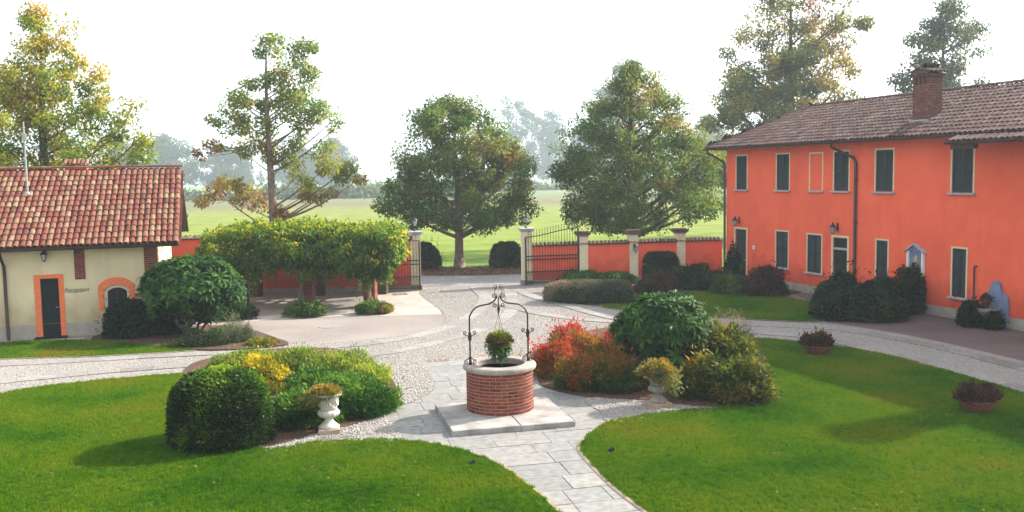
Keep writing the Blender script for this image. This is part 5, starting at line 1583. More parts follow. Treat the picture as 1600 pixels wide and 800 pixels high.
n = 1500; d = rnd_dirs(rg, n); d[:, 2] = np.abs(d[:, 2]) 
link(bpy.data.objects.new('flowers', leaf_mesh('flowers', d * np.array([.27, .27, .24]) * rg.uniform(.55, 1.05, (n, 1)) + np.array([0, 0, .08]), d + np.array([0, 0, .3]), rnd_dirs(rg, n) * .5 + np.array([0, 0, .8]), 0.06, 0.026,
     np.clip(0.0 + 0.8 * d[:, 2] + rg.normal(0, .18, n), 0, 1), M['basket'])), HB)
n = 650; d = rnd_dirs(rg, n); d[:, 2] = -np.abs(d[:, 2])
link(bpy.data.objects.new('trailing_leaves', leaf_mesh('trailing_leaves', d * np.array([.23, .23, .30]) * rg.uniform(.6, 1.15, (n, 1)) * (1 + 0.2 * np.sin(7 * np.arctan2(d[:, 1], d[:, 0])))[:, None] + np.array([0, 0, .08]), d + np.array([0, 0, -.4]), d * .6 + np.array([0, 0, .5]), 0.06, 0.045, rg.random(n) * .8, M['mid_green'])), HB)

# ------------------------------------------------------------------ urns, bowls, lawn lights
def urn(label, x, y, mat, rz):
    t = thing('garden_urn', label, 'urn', (x, y, 0.05), rz)
    m = MB(); m.bbox(-0.21, 0.21, -0.21, 0.21, -0.03, 0.07, 0.012); m.build('base_block', M['terra_stone'], t)
    m = MB(); m.lathe([(0.19, 0.07), (0.19, 0.10), (0.165, 0.13), (0.12, 0.17), (0.085, 0.21), (0.08, 0.25), (0.10, 0.27)], 24); m.build('foot', mat, t, sm=True)
    m = MB(); m.lathe([(0.09, 0.27), (0.15, 0.285), (0.2, 0.32), (0.215, 0.37), (0.195, 0.41), (0.165, 0.425)], 48, fn=lambda i, a: 1 + (0.045 * math.cos(12 * a) if 0 < i < 5 else 0)); m.build('lobed_bowl', mat, t, sm=True)
    m = MB(); m.lathe([(0.165, 0.425), (0.172, 0.5), (0.185, 0.6), (0.205, 0.67), (0.245, 0.71), (0.27, 0.725), (0.272, 0.755), (0.25, 0.765), (0.20, 0.75), (0.15, 0.70), (0.0001, 0.69)], 28); m.build('body', mat, t, sm=True)
    m = MB()
    for k in range(8):
        a0 = k * math.pi / 4
        m.tube([(0.19 * math.cos(a0 + u * 0.785), 0.19 * math.sin(a0 + u * 0.785), 0.62 - 0.1 * math.sin(u * math.pi)) for u in [i / 6 for i in range(7)]], 0.014, 5)
    m.build('garland', mat, t, sm=True)
    return t
M['terra_stone'] = noise_mat('brown_stone', [(0.3, (0.26, 0.18, 0.13)), (0.7, (0.40, 0.29, 0.21))], scale=9)
ux, uy = G(513, 679); urn('white stone garden urn on a square block by the left bed', ux, uy + 0.1, M['white_stone'], 0.2)
vx, vy = G(1030, 638); urn('weathered grey garden urn mostly hidden by yellow leaves at the right bed', vx, vy + 0.1, M['grey_stone'], 0.4)
def trailing(label, x, y, z, r, h, drop, n, seed, mat, skew=(0, 0), rough=0.2):
    rg = np.random.default_rng(seed)
    d = rnd_dirs(rg, n); d[:, 2] = np.abs(d[:, 2])
    P1 = d * np.array([r, r, h]) * rg.uniform(.5, 1.05, (n, 1))
    k = n // 2
    a = rg.random(k) * 6.28; rr = r * rg.uniform(0.75, 1.05, k); zz = -drop * rg.random(k) ** 1.3
    wgt = 0.5 + 0.5 * np.cos(a - math.atan2(skew[1], skew[0] + 1e-6)) if any(skew) else np.ones(k)
    P2 = np.stack([np.cos(a) * rr + skew[0] * rg.random(k), np.sin(a) * rr + skew[1] * rg.random(k), zz * wgt], 1)
    P = np.concatenate([P1, P2]); D = np.concatenate([d + np.array([0, 0, .2]), np.stack([np.cos(a), np.sin(a), -np.ones(k)], 1)])
    ang = np.arctan2(P[:, 1], P[:, 0])
    lob = 1 + rough * (np.sin(3 * ang + seed) * 0.5 + np.sin(7 * ang + 2 * seed) * 0.35 + 0.35 * rg.normal(size=n + k))
    P[:, :2] *= np.clip(lob, 0.4, 1.6)[:, None]
    P[:, 2] *= 1 + rough * 0.8 * np.sin(4 * ang + seed)
    Nn = rnd_dirs(rg, n + k) * .5 + np.array([0, -0.2, .8])
    t = thing('trailing_plant', label, 'plant', (x, y, z))
    link(bpy.data.objects.new('foliage', leaf_mesh('foliage', P, D, Nn, 0.055 * rg.uniform(.7, 1.3, n + k), 0.035, np.clip(0.5 + 0.5 * (P[:, 2] / h) * .5 + rg.normal(0, .22, n + k), 0, 1), mat)), t)
    st = MB()
    for i in range(7):
        q = P[int(rg.integers(len(P)))]; st.tube([(0, 0, -0.08), tuple(q * 0.5 + np.array([0, 0, .03])), tuple(q)], 0.005, 4)
    st.build('stems', M['bark'], t)
trailing('yellow brown plant spilling over the white urn', ux - 0.06, uy + 0.1, 0.80, 0.31, 0.13, 0.45, 1700, 4, M['urn_plant'], (-0.2, 0.1))
trailing('yellow orange plant covering the grey urn at the right bed', vx, vy + 0.1, 0.74, 0.36, 0.24, 0.5, 3400, 5, M['urn_plant'], (0.16, 0.02), 0.35)
def bowl(label, plabel, px, py, r, seed, mat):
    x, y = G(px, py)
    t = thing('terracotta_bowl', label, 'flower pot', (x, y + r * 0.7, 0.04))
    m = MB(); m.lathe([(r * 0.62, 0), (r * 0.8, 0.12), (r * 0.93, 0.2), (r * 1.0, 0.205), (r * 1.02, 0.25), (r * 0.95, 0.26), (r * 0.86, 0.24), (0.0001, 0.22)], 28); m.build('bowl', M['terracotta'], t, sm=True)
    m = MB(); m.lathe([(r * 0.82, 0.13), (r * 0.85, 0.14), (r * 0.87, 0.155), (r * 0.86, 0.165)], 28); m.build('band', M['terracotta'], t, sm=True)
    make_bush('bowl_plant', plabel, 'plant', x, y + r * 0.7, r * 1.15, r * 1.15, 0.30, 3600, 0.075, mat, seed, z0=0.25, lump_amp=0.25, depth=0.5, aspect=0.45, up=0.8, core=True, spiky=0.12)
bowl('wide terracotta bowl on the lawn edge nearest the big dark bush', 'red brown leafy plant filling the terracotta bowl near the drive', 1282, 558, 0.38, 31, M['dark_red'])
bowl('wide terracotta bowl at the far right edge of the front lawn', 'green brown leafy plant filling the terracotta bowl at the right edge', 1536, 650, 0.37, 32, M['dark_red'])
for (px, py, lb) in ((738, 729, 'small black lawn spotlight on the left lawn beside the path'), (955, 709, 'small black lawn spotlight on the right lawn beside the path')):
    x, y = G(px, py)
    t = thing('lawn_spotlight', lb, 'spotlight', (x, y, 0.04), 0.3, 'spotlights in the front lawns'); t.scale = (0.8, 0.8, 0.7)
    m = MB(); m.tube([(0, 0, -0.05), (0, 0, 0.05)], 0.012, 6); m.build('spike', M['iron'], t)
    m = MB(); m.m = Matrix.Translation((0, 0, 0.06)) @ Matrix.Rotation(1.2, 4, 'Y'); m.lathe([(0.03, -0.08), (0.045, -0.06), (0.055, 0.05), (0.062, 0.06), (0.05, 0.062)], 10); m.build('lamp_head', M['iron'], t)
    m = MB(); m.m = Matrix.Translation((0, 0, 0.06)) @ Matrix.Rotation(1.2, 4, 'Y'); m.lathe([(0.0001, 0.05), (0.05, 0.055)], 10); m.build('lens', M['glass'], t)
x, y = G(953, 437)
t = thing('bollard_light', 'short white bollard light among the green plants by the right wall', 'bollard', (x, y, 0))
m = MB(); m.lathe([(0.08, 0), (0.08, 0.42), (0.06, 0.44)], 12); m.build('post', M['white_paint'], t); m = MB(); m.lathe([(0.085, 0.44), (0.085, 0.52), (0.0001, 0.55)], 12); m.build('cap', M['zinc'], t)
# ================================================================== TREES
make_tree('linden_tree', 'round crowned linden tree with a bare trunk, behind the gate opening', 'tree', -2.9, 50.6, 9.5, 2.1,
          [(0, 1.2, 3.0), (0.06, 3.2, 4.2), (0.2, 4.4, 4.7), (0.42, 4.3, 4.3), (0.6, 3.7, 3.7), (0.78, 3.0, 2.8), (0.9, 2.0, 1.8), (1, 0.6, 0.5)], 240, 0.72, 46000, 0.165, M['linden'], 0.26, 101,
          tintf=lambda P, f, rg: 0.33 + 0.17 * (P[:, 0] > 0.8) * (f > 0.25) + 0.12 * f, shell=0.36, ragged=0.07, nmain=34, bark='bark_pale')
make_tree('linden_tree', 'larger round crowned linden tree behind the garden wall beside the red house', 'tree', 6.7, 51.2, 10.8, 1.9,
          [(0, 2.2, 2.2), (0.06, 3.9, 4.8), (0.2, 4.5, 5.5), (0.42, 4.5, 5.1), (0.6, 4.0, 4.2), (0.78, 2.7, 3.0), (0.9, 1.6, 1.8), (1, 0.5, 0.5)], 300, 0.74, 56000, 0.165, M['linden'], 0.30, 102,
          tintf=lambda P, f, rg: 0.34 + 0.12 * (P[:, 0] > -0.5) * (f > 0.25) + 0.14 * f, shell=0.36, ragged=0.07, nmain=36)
make_tree('autumn_tree', 'tall yellow and green autumn tree behind the reception house roof', 'tree', -22.4, 45.0, 13.4, 2.6,
          [(0, 4.6, 6.4), (0.12, 5.0, 7.2), (0.3, 4.8, 6.4), (0.48, 4.5, 5.0), (0.66, 3.6, 3.2), (0.82, 2.2, 2.6), (0.94, 1.3, 1.8), (1, 0.5, 0.7)], 230, 0.68, 32000, 0.18, M['autumn'], 0.32, 103,
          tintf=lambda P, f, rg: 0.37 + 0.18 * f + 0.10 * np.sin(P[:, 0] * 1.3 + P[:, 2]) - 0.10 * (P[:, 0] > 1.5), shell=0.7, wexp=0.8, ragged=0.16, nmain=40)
TURN = [(0.22, 11.97, 0.54), (-0.31, 11.42, 0.45), (0.48, 11.41, 0.54), (0.37, 12.25, 0.4), (1.84, 11.53, 0.63), (2.41, 11.59, 0.45), (1.53, 10.97, 0.63), (2.01, 10.4, 0.63), (2.21, 9.9, 0.54), (0.44, 10.49, 0.63), (-0.07, 10.08, 0.54), (-0.66, 9.81, 0.63), (1.0, 10.06, 0.63), (0.76, 9.43, 0.63), (1.54, 9.13, 0.63), (1.15, 8.43, 0.72), (1.87, 8.42, 0.54), (2.59, 8.69, 0.63), (3.09, 8.39, 0.54), (3.28, 7.68, 0.36), (2.28, 7.98, 0.54), (1.55, 7.71, 0.63), (-1.69, 9.19, 0.72), (-1.13, 8.89, 0.54), (-2.29, 8.49, 0.54), (-2.95, 8.14, 0.45), (-1.3, 8.19, 0.63), (-1.75, 7.7, 0.63), (-1.04, 7.47, 0.54), (-2.94, 6.79, 0.45), (-3.4, 6.22, 0.36), (-2.09, 6.63, 0.45), (-0.78, 6.89, 0.63), (-0.04, 7.45, 0.54), (-0.21, 6.74, 0.63), (-1.09, 6.33, 0.54), (0.05, 6.02, 0.63), (0.79, 6.44, 0.63), (1.05, 5.86, 0.63), (1.38, 7.0, 0.54), (2.08, 6.27, 0.54), (2.82, 6.83, 0.45), (3.07, 5.68, 0.63), (3.78, 5.53, 0.63), (4.34, 5.08, 0.45), (3.48, 5.1, 0.45), (2.48, 5.4, 0.45), (1.6, 5.13, 0.54), (-3.19, 4.5, 0.54), (-3.51, 3.92, 0.45), (-2.6, 4.77, 0.54), (-1.46, 4.46, 0.54), (-1.63, 3.89, 0.54), (-0.9, 3.88, 0.63), (-1.73, 4.76, 0.45), (1.58, 4.41, 0.54), (2.28, 3.97, 0.45), (3.02, 4.24, 0.45), (0.45, 3.28, 0.51), (2.16, 4.69, 0.36), (-0.27, 8.88, 0.45), (0.45, 8.87, 0.45), (-0.3, 8.03, 0.45)]
make_tree('turning_tree', 'slender open tree with green and reddish leaves behind the pergola', 'tree', -12.32, 48.0, 12.5, 2.9,
          [(0, 4, 4), (1, 1, 1)], 4, 0.6, 17000, 0.17, M['slender'], 0.27, 108, limbk=0.62, anchors=TURN,
          tintf=lambda P, f, rg: 0.56 - 0.38 * f + 0.25 * (P[:, 0] < -2.2) * (f < 0.5), nmain=44, bark='bark_pale')
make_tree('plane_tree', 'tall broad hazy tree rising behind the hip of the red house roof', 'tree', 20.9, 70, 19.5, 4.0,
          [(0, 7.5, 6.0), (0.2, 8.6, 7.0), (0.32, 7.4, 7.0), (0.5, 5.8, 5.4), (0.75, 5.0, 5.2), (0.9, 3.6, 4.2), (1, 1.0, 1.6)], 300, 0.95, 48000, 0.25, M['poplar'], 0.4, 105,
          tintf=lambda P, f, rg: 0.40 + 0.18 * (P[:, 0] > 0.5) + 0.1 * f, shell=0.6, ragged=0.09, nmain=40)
make_tree('plane_tree', 'hazy upright tree behind the brick chimney of the red house', 'tree', 34.6, 75, 18.0, 5.0,
          [(0, 4.6, 3.0), (0.35, 4.8, 4.2), (0.55, 4.0, 3.0), (0.65, 2.6, 3.9), (0.8, 3.2, 3.9), (0.93, 1.2, 2.6), (1, 0.4, 0.8)], 110, 1.0, 17000, 0.28, M['far_leaf'], 0.36, 106,
          tintf=lambda P, f, rg: 0.5 + 0.1 * f, shell=0.6, ragged=0.09, nmain=36)
far = [(-43.5, 120, 11.0, 3.4, 'broad blue hazed tree far behind the gable end of the reception house'), (-36.8, 122, 9.4, 3.6, 'lower blue hazed tree far between the reception house and the slender tree'),
       (-51.0, 124, 10.0, 3.8, 'blue hazed far tree half hidden by the reception house gable'),
       (-24.6, 130, 10.3, 3.2, 'far hazed tree showing at the right flank of the slender tree'), (-29.5, 132, 9.0, 3.0, 'far hazed tree seen through the slender open tree'),
       (1.0, 140, 17.6, 4.4, 'tall pale hazed tree rising far beyond the gate opening'), (6.4, 143, 15.0, 3.7, 'second pale hazed tree just right of the tall far one'), (11.6, 146, 13.2, 2.8, 'smaller pale hazed tree low between the two lindens'),
       (17.5, 150, 22.0, 5.0, 'very faint tall tree far behind the top of the larger linden'), (23.8, 112, 11.5, 2.6, 'pale whitish hazed tree far beside the red house corner')]
for i, (x, y, h, r, lb) in enumerate(far):
    k = 3.4 if h < 20 else 2.6
    x, y, h, r = x * k, y * k, 5 + (h - 5) * k, r * k * 1.25
    make_tree('distant_tree', lb, 'tree', x, y, h, h * 0.10, [(0, r * .6, r * .6), (0.2, r, r), (0.5, r * .95, r), (0.75, r * .7, r * .65), (0.92, r * .4, r * .35), (1, r * .1, r * .1)],
              90, 3.0, 10500, 1.15, M['far_leaf'], 0.6, 200 + i, nmain=18, group='hazed trees far across the field', shell=0.55, ragged=0.2)
# far hedgerows and woods that read as one mass
def far_band(name, x0, x1, y, h, n, seed, z=0):
    rg = np.random.default_rng(seed)
    xs = rg.uniform(x0, x1, n)
    hh = h * (0.55 + 0.45 * np.sin(xs * 0.21 + seed) * np.sin(xs * 0.083 + 1) + 0.2 * rg.normal(size=n))
    P = np.stack([xs, y + rg.normal(0, 2.0, n), np.abs(hh) * rg.random(n) ** 0.8], 1)
    o = bpy.data.objects.new(name, leaf_mesh(name, P, rg.normal(size=(n, 3)), rg.normal(size=(n, 3)), 1.1 * rg.uniform(.6, 1.3, n), 0.9, rg.random(n), M['far_leaf']))
    stuff(link(o))
far_band('distant_hedgerow', -150, -10, 230, 3.6, 7000, 1)
far_band('distant_hedgerow', -48, 90, 300, 4.0, 7000, 2)
far_band('distant_woods', -760, 760, 900, 24.0, 26000, 3)

# ================================================================== SHRUBS
def at(px, py): return G(px, py)
x, y = -5.58, 17.38
make_bush('clipped_box_bush', 'large rounded clipped box bush with sunlight tinted onto its top at the left bed', 'bush', x, y, 0.98, 0.96, 1.36, 26000, 0.06, M['box'], 1, shape='barrel', lumps=16, lump_amp=0.035, base=0.34, spread=0.2, top_tint=0.42, depth=0.14, aspect=0.6)  # top_tint paints a sunlit top and shaded sides into the leaf colour
x, y = G(405, 618)
make_bush('golden_bush', 'bright yellow leaved bush behind the clipped box bush', 'bush', x, y + 0.3, 0.72, 0.6, 0.72, 6500, 0.065, M['yellow'], 2, lump_amp=0.2, base=0.45, spread=0.25, top_tint=0.2, core_mat=M['mid_green'])
for i, (px, py, rx, h, lb) in enumerate([(385, 578, 0.95, 0.44, 'pale lime feathery shrub at the back of the left bed behind the golden bush'), (455, 578, 1.0, 0.5, 'pale lime feathery shrub in the middle at the back of the left bed'), (530, 580, 0.85, 0.46, 'lime feathery shrub with upright tips at the back right of the left bed'), (578, 602, 0.5, 0.45, 'small lime shrub with tall tips at the right end of the left bed')]):
    x, y = G(px, py)
    make_bush('feathery_shrub', lb, 'shrub', x, y, rx, 0.6, h, 5200, 0.07, M['lime'], 10 + i, lump_amp=0.3, base=0.36, spread=0.24, depth=0.4, aspect=0.3, up=0.9, spiky=0.12, top_tint=0.15, core_mat=M['mid_green'], group='lime shrubs at the back of the left bed')
for i, (px, py, rx, ry, h, lb) in enumerate([(548, 648, 1.0, 1.05, 0.66, 'spreading green juniper filling the right side of the left bed'), (465, 668, 0.75, 0.75, 0.62, 'spreading green juniper between the box bush and the white urn'), (500, 632, 0.95, 0.75, 0.66, 'spreading green juniper in the middle of the left bed')]):
    x, y = G(px, py)
    make_bush('juniper', lb, 'shrub', x, y + 0.3, rx, ry, h, 11000, 0.095, M['juniper'], 20 + i, lump_amp=0.22, base=0.42, spread=0.2, depth=0.35, aspect=0.3, up=0.25, top_tint=0.3, group='spreading junipers in the left bed')
# right bed
nand = [(868, 588, 0.62, 0.90, 0.75, 'bright red feathery shrub nearest the well in the right bed'), (915, 575, 0.62, 0.92, 0.62, 'red and orange feathery shrub behind the first in the right bed'), (905, 608, 0.6, 0.68, 0.42, 'green and red feathery shrub at the front of the right bed'), (955, 585, 0.55, 0.88, 0.42, 'orange and olive feathery shrub beside the glossy dark shrub'), (962, 612, 0.6, 0.72, 0.35, 'low green and rust feathery shrub left of the grey urn'), (885, 560, 0.5, 0.8, 0.8, 'small crimson feathery shrub at the back left of the right bed')]
for i, (px, py, r, h, bt, lb) in enumerate(nand):
    x, y = G(px, py)
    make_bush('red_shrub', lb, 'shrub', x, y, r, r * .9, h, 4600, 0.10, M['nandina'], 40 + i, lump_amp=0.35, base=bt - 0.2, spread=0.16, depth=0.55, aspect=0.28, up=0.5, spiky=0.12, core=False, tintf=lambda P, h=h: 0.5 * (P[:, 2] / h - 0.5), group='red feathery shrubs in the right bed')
x, y = G(1040, 612)
whorl_shrub('glossy_shrub', 'big glossy dark green shrub with long leaves in whorls, tallest in the right bed', x, y + 0.9, 1.02, 0.95, 2.0, 0.3, 400, 71, scale=1.1)
for i, (px, py, r, h, lb) in enumerate([(1130, 600, 0.8, 1.4, 'tall orange green shrub at the right end of the right bed'), (1150, 632, 0.68, 0.85, 'lower olive orange shrub at the front right corner of the right bed'), (1095, 625, 0.55, 0.72, 'dark olive shrub between the grey urn and the orange shrub')]):
    x, y = G(px, py)
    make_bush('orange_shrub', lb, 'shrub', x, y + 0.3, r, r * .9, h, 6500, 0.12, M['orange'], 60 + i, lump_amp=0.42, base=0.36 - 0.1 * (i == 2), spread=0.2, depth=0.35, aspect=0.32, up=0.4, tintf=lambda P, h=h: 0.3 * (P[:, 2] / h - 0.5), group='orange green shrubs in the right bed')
x, y = G(1147, 540)
make_bush('lavender_bush', 'wispy purplish bush at the back of the right bed', 'bush', x, y, 0.55, 0.5, 0.75, 2600, 0.08, M['lavender'], 65, depth=0.7, aspect=0.16, up=1.4, spiky=0.35, core=False, top_tint=0.3)
# beside the reception house
x, y = G(190, 533)
make_bush('dark_bush', 'dark rounded bush before the arched window of the reception house', 'bush', x, y + 0.7, 0.86, 0.8, 1.12, 8000, 0.09, M['dark_green'], 80, lump_amp=0.22, base=0.4, aspect=0.5)
x, y = G(245, 530)
make_bush('dark_bush', 'low dark bush between the rounded bush and the large long leaved shrub', 'bush', x, y + 0.8, 0.6, 0.6, 0.8, 4000, 0.07, M['dark_red'], 81, lump_amp=0.15, base=0.3)
x, y = G(297, 527)
whorl_shrub('long_leaved_shrub', 'large green shrub of drooping long leaves on several stems beside the reception house', x, y + 0.3, 1.5, 1.35, 2.4, 0.32, 440, 72, trunks=7, scale=1.45)
for i, (px, py, rx, h, lb, mt) in enumerate([(305, 543, 0.9, 0.28, 'low dark ground cover under the long leaved shrub', 'dark_green'), (350, 528, 0.55, 0.32, 'low green cushion plant behind the rosemary bush', 'mid_green'), (412, 540, 0.5, 0.18, 'low dry brownish cushion plant at the tip of the reception bed', 'urn_plant')]):
    x, y = G(px, py)
    make_bush('cushion_plant', lb, 'plant', x, y, rx, 0.45, h, 3000, 0.06, M[mt], 85 + i, depth=0.5, aspect=0.3, up=0.5)
for i, (px, py, r, h, lb) in enumerate([(366, 537, 0.36, 0.82, 'grey green upright rosemary bush in the bed by the pink paving'), (386, 535, 0.2, 0.5, 'smaller rosemary bush right of the upright one')]):
    x, y = G(px, py)
    make_bush('rosemary_bush', lb, 'bush', x, y, r, r, h, 2600, 0.07, M['heather_green'] if 'heather_green' in M else M['lavender'], 90 + i, depth=0.6, aspect=0.2, up=1.2, base=0.25, spiky=0.1)
# pergola plants
for i, (px, py, rx, h, lb, mt) in enumerate([(477, 496, 0.75, 0.5, 'green leafy plant at the foot of the middle pergola pillar', 'mid_green'), (578, 491, 0.6, 0.36, 'low green plant at the foot of the right pergola pillar', 'mid_green'), (365, 500, 0.8, 0.5, 'dark green plant under the left end of the pergola', 'dark_green'), (600, 490, 0.25, 0.25, 'small dry plant right of the right pergola pillar', 'urn_plant')]):
    x, y = G(px, py)
    make_bush('foot_plant', lb, 'plant', x, y + 0.2, rx, 0.5, h, 2400, 0.1, M[mt], 95 + i, depth=0.5, aspect=0.45, up=0.5)
# wisteria: two vines, each a trunk and a hanging canopy
def wisteria(label, x0, x1, yc, yd, ztop, n, seed, trunk_xy, fringe, bias=0.0):
    rg = np.random.default_rng(seed)
    cx = (x0 + x1) / 2
    t = thing('wisteria_vine', label, 'vine', (trunk_xy[0], trunk_xy[1], 0))
    hw = (x1 - x0) / 2
    NC = int(34 * (x1 - x0))
    cx_ = rg.uniform(x0, x1, NC); cy_ = yc + rg.uniform(-yd, yd, NC)
    e = np.clip(1 - ((cx_ - cx) / hw) ** 4, 0.0, 1); e2 = np.clip(1 - ((cy_ - yc) / (yd * 1.1)) ** 4, 0, 1)
    hb = 0.30 * np.sin(cx_ * 2.1 + seed) * np.sin(cy_ * 1.7) + 0.12 * rg.normal(size=NC)
    zc = 2.3 + (ztop - 2.3) * (0.5 + 0.35 * np.minimum(e, e2)) + hb * 0.35
    cs = np.stack([cx_, cy_, zc], 1)
    # hanging fringe clumps along the front and the sides
    NF = int(34 * (x1 - x0))
    fx = rg.uniform(x0 + .1, x1 - .1, NF); fy = yc - yd + rg.normal(0, 0.18, NF); fz = ztop - 0.55 - (fringe(fx) + 0.12 * rg.normal(size=NF)) * rg.random(NF) ** 0.65
    cs = np.concatenate([cs, np.stack([fx, fy, fz], 1)])
    NS = 12
    sx = np.full(NS, x0 + .15 if x0 < -8 else x1 - .15); sy = yc + rg.uniform(-yd, yd, NS); sz = 2.5 - 0.7 * rg.random(NS)
    cs = np.concatenate([cs, np.stack([sx, sy, sz], 1)])
    ci = rg.integers(len(cs), size=n)
    g = rnd_dirs(rg, n)
    R = rg.uniform(0.2, 0.42, len(cs))[ci][:, None]
    P = cs[ci] + g * R * rg.random((n, 1)) ** 0.4 * np.array([1, 1, 0.9])
    D = g * 0.6 + rg.normal(size=(n, 3)) * 0.35 + np.array([0, -0.15, -0.75])
    Nn = g * 0.6 + rg.normal(size=(n, 3)) * 0.4 + np.array([0, -0.2, 0.7])
    ct = rg.normal(0, 0.26, len(cs)) 
    tint = 0.36 + ct[ci] + 0.3 * (P[:, 2] - 2.5) + rg.normal(0, 0.14, n) + bias + 0.15 * (P[:, 0] < x0 + 1.0)  # height term paints the sunlit gold onto the canopy top
    # dangling strands and stray shoots
    ns = int(24 * (x1 - x0)); k = 16
    bx = rg.uniform(x0, x1, ns); by = yc - yd + rg.normal(0, 0.25, ns); bz = ztop - 0.95 - fringe(bx) * rg.random(ns); ln = rg.uniform(0.15, 0.75, ns) * np.where(rg.random(ns) < 0.3, 1.3, 0.7)
    u = rg.random((ns, k))
    S1 = np.stack([(bx[:, None] + 0.06 * rg.normal(size=(ns, k))), (by[:, None] + 0.06 * rg.normal(size=(ns, k))), bz[:, None] - ln[:, None] * u], 2).reshape(-1, 3)
    nt_ = int(16 * (x1 - x0)); tx = rg.uniform(x0 + .3, x1 - .3, nt_); ty = yc + rg.uniform(-yd, yd * .6, nt_); tl = rg.uniform(0.15, 0.5, nt_); td = rg.normal(0, 0.5, (nt_, 2))
    u2 = rg.random((nt_, 12))
    S2 = np.stack([tx[:, None] + td[:, :1] * u2 * tl[:, None], ty[:, None] + td[:, 1:] * u2 * tl[:, None], ztop - 0.05 + tl[:, None] * u2 + 0 * tx[:, None]], 2).reshape(-1, 3)
    P = np.concatenate([P, S1, S2])
    m_ = len(S1) + len(S2)
    D = np.concatenate([D, rg.normal(size=(m_, 3)) * 0.5 + np.array([0, -0.1, -0.6])]); Nn = np.concatenate([Nn, rg.normal(size=(m_, 3)) * 0.5 + np.array([0, -0.3, 0.6])])
    tint = np.concatenate([tint, rg.normal(0.35, 0.15, len(S1)), rg.normal(0.65, 0.15, len(S2))]); n = len(P)
    P0 = P - np.array([trunk_xy[0], trunk_xy[1], 0])
    link(bpy.data.objects.new('foliage', leaf_mesh('foliage', P0, D, Nn, 0.16 * rg.uniform(0.6, 1.3, n), 0.075, tint, M['wisteria'])), t)
    m = MB()
    for k in range(2):
        ph = k * 2.5
        m.tube([(0.06 * math.cos(ph + z * 3), 0.06 * math.sin(ph + z * 3), z) for z in [i * 0.2 for i in range(13)]], [0.085 - 0.004 * i for i in range(13)], 7)
    m.build('trunk', M['bark_pale'], t, sm=True)
    m = MB()
    for i in range(16):
        q = cs[int(rg.integers(len(cs)))] - np.array([trunk_xy[0], trunk_xy[1], 0])
        m.tube([(0, 0, 2.2), (q[0] * .4, q[1] * .4, 2.62), tuple(q)], [0.04, 0.025, 0.01], 5, cap=False)
    m.build('vines', M['bark_pale'], t)
wisteria('long yellow green wisteria canopy hanging from the left and middle of the pergola', -11.9, -6.55, 37.5, 2.0, 3.08, 44000, 301, (-8.35, 36.42), lambda x: 0.60 + 0.2 * np.sin(x * 2.3))
wisteria('rounded wisteria canopy on a twisted trunk at the pergola end next to the gate', -6.75, -4.5, 37.0, 1.9, 2.95, 23000, 302, (-5.52, 35.62), lambda x: 0.58 + 0.2 * np.cos((x + 5.4) * 1.6), -0.06)
# outside the gate
x, y = G(791, 420)
make_bush('clipped_box_bush', 'round clipped green bush on the verge beside the right gate pillar', 'bush', x, y + .8, 0.92, 0.9, 1.28, 8000, 0.1, M['box'], 110, shape='barrel', lump_amp=0.05, base=0.35, depth=0.14)
x, y = G(664, 422)
make_bush('clipped_box_bush', 'dark bush on the verge behind the left gate pillar', 'bush', x, y + .8, 0.85, 0.9, 1.4, 7000, 0.1, M['dark_green'], 111, lump_amp=0.08, base=0.4, depth=0.18)
# before the right garden wall
hedge = [(885, 468, 0.75), (918, 474, 0.8), (950, 474, 0.75), (972, 466, 0.5)]
x, y = G(922, 476)
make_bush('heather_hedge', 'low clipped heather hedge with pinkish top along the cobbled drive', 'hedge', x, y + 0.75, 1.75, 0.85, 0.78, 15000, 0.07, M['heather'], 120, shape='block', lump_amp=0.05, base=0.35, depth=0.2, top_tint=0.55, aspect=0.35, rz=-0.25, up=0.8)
rows = [('ground_cover', 'bright green ground cover plants below the wall and the gate leaf', 'plant', 905, 445, 1.3, 0.7, 0.5, 'bright', 5000, 0.12),
        ('ground_cover', 'mid green ground cover plants behind the heather hedge below the pillar', 'plant', 965, 445, 0.9, 0.7, 0.45, 'mid_green', 4000, 0.11),
        ('reddish_shrub', 'reddish brown shrub right of the heather hedge', 'shrub', 1025, 462, 0.95, 0.8, 0.75, 'dark_red', 5000, 0.09),
        ('rust_plant', 'low rust coloured plant at the tip of the far lawn', 'plant', 988, 475, 0.6, 0.5, 0.35, 'orange', 2600, 0.08),
        ('dark_bush', 'dark round bush before the wall, left of the conical bush', 'bush', 1085, 454, 0.95, 0.9, 1.0, 'dark_green', 7000, 0.09),
        ('dark_bush', 'lower dark bush against the red house corner', 'bush', 1120, 455, 0.8, 0.75, 0.9, 'dark_green', 5000, 0.09),
        ('olive_bush', 'olive green low bush in front of the conical bush', 'bush', 1142, 462, 0.8, 0.7, 0.85, 'mid_green', 5000, 0.09),
        ('dark_bush', 'dark purplish round bush below the first ground floor window', 'bush', 1202, 465, 0.92, 0.85, 1.1, 'dark_red', 7500, 0.09)]
for i, (nm, lb, ct, px, py, rx, ry, h, mt, n, L) in enumerate(rows):
    x, y = G(px, py)
    make_bush(nm, lb, ct, x, y + ry * 0.7, rx, ry, h, n, L, M[mt], 130 + i, lump_amp=0.3, base=0.42, depth=0.35)
x, y = G(1034, 440)
make_bush('clipped_hedge', 'dark clipped rectangular hedge block against the right garden wall', 'hedge', x, y + 0.4, 0.82, 0.4, 1.28, 7000, 0.08, M['dark_green'], 150, shape='block', lump_amp=0.03, base=0.5, depth=0.12, rz=0.2)
x, y = G(1149, 452)
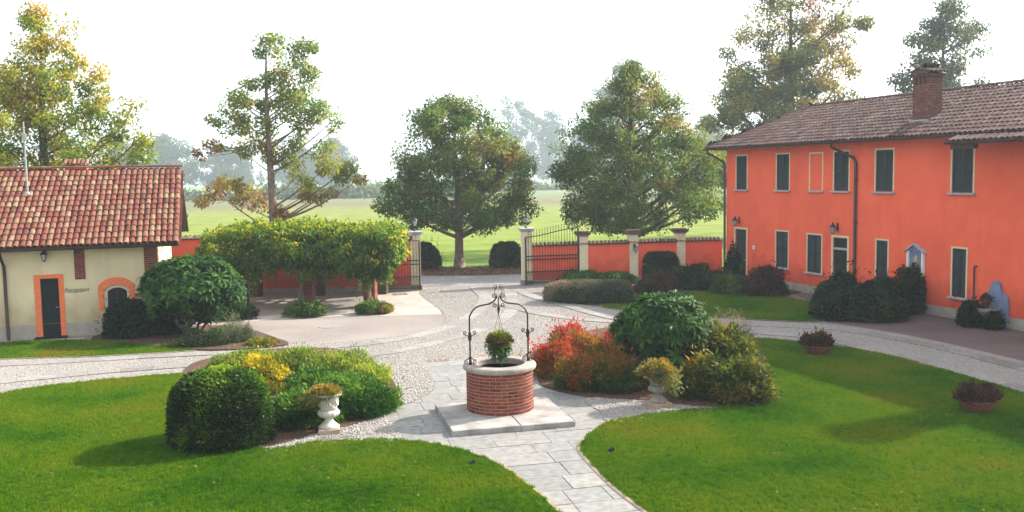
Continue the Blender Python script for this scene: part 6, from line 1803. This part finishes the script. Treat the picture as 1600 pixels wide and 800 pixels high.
make_bush('conical_bush', 'dark narrow conical bush before the far green door of the red house', 'bush', x, y + 0.3, 0.55, 0.5, 2.1, 5000, 0.1, M['dark_green'], 151, shape='cone', lump_amp=0.12, base=0.4, depth=0.3)
for i, (px, py, rx, ry, h, lb) in enumerate([(1325, 503, 0.92, 0.85, 1.32, 'big dark bush at the road edge before the red house, left half'), (1384, 505, 0.95, 0.85, 1.38, 'big dark bush before the wall shrine, right half of the pair')]):
    x, y = G(px, py)
    make_bush('laurel_bush', lb, 'bush', x, y + ry * .8, rx, ry, h, 11000, 0.10, M['dark_green'], 155 + i, lump_amp=0.26, base=0.42, depth=0.2, group='pair of big dark bushes')
sx_, sy_, sz_ = rh_world(11.9, -0.5, 0)
make_bush('climbing_shrub', 'dark shrub reaching up the wall beneath the wall shrine', 'shrub', sx_, sy_, 0.55, 0.45, 1.62, 6000, 0.08, M['dark_green'], 160, shape='barrel', lump_amp=0.2, base=0.4, depth=0.3)
sx_, sy_, sz_ = rh_world(14.75, -0.75, 0)
make_bush('fountain_bush', 'round dark bush in front of the wall fountain', 'bush', sx_, sy_, 0.42, 0.42, 0.8, 4500, 0.07, M['dark_green'], 161, lump_amp=0.08, base=0.4)
sx_, sy_, sz_ = rh_world(15.45, -0.6, 0)
make_bush('fountain_bush', 'smaller dark bush right of the wall fountain basin', 'bush', sx_, sy_, 0.28, 0.28, 0.5, 2800, 0.07, M['dark_green'], 162, lump_amp=0.08, base=0.35)
# ================================================================== HAZE
b = MB(); b.box(-950, 950, -40, 1550, -1.2, 72.0)
hm = bpy.data.materials.new('haze_air'); hm.use_nodes = True
nt = hm.node_tree
for n in list(nt.nodes):
    if n.type != 'OUTPUT_MATERIAL': nt.nodes.remove(n)
pv = nt.nodes.new('ShaderNodeVolumePrincipled')
pv.inputs['Color'].default_value = (0.76, 0.88, 1.0, 1)
pv.inputs['Density'].default_value = HAZE_DENSITY
pv.inputs['Anisotropy'].default_value = 0.3
nt.links.new(pv.outputs[0], nt.nodes['Material Output'].inputs['Volume'])
hz = b.build('haze', hm)
stuff(hz)
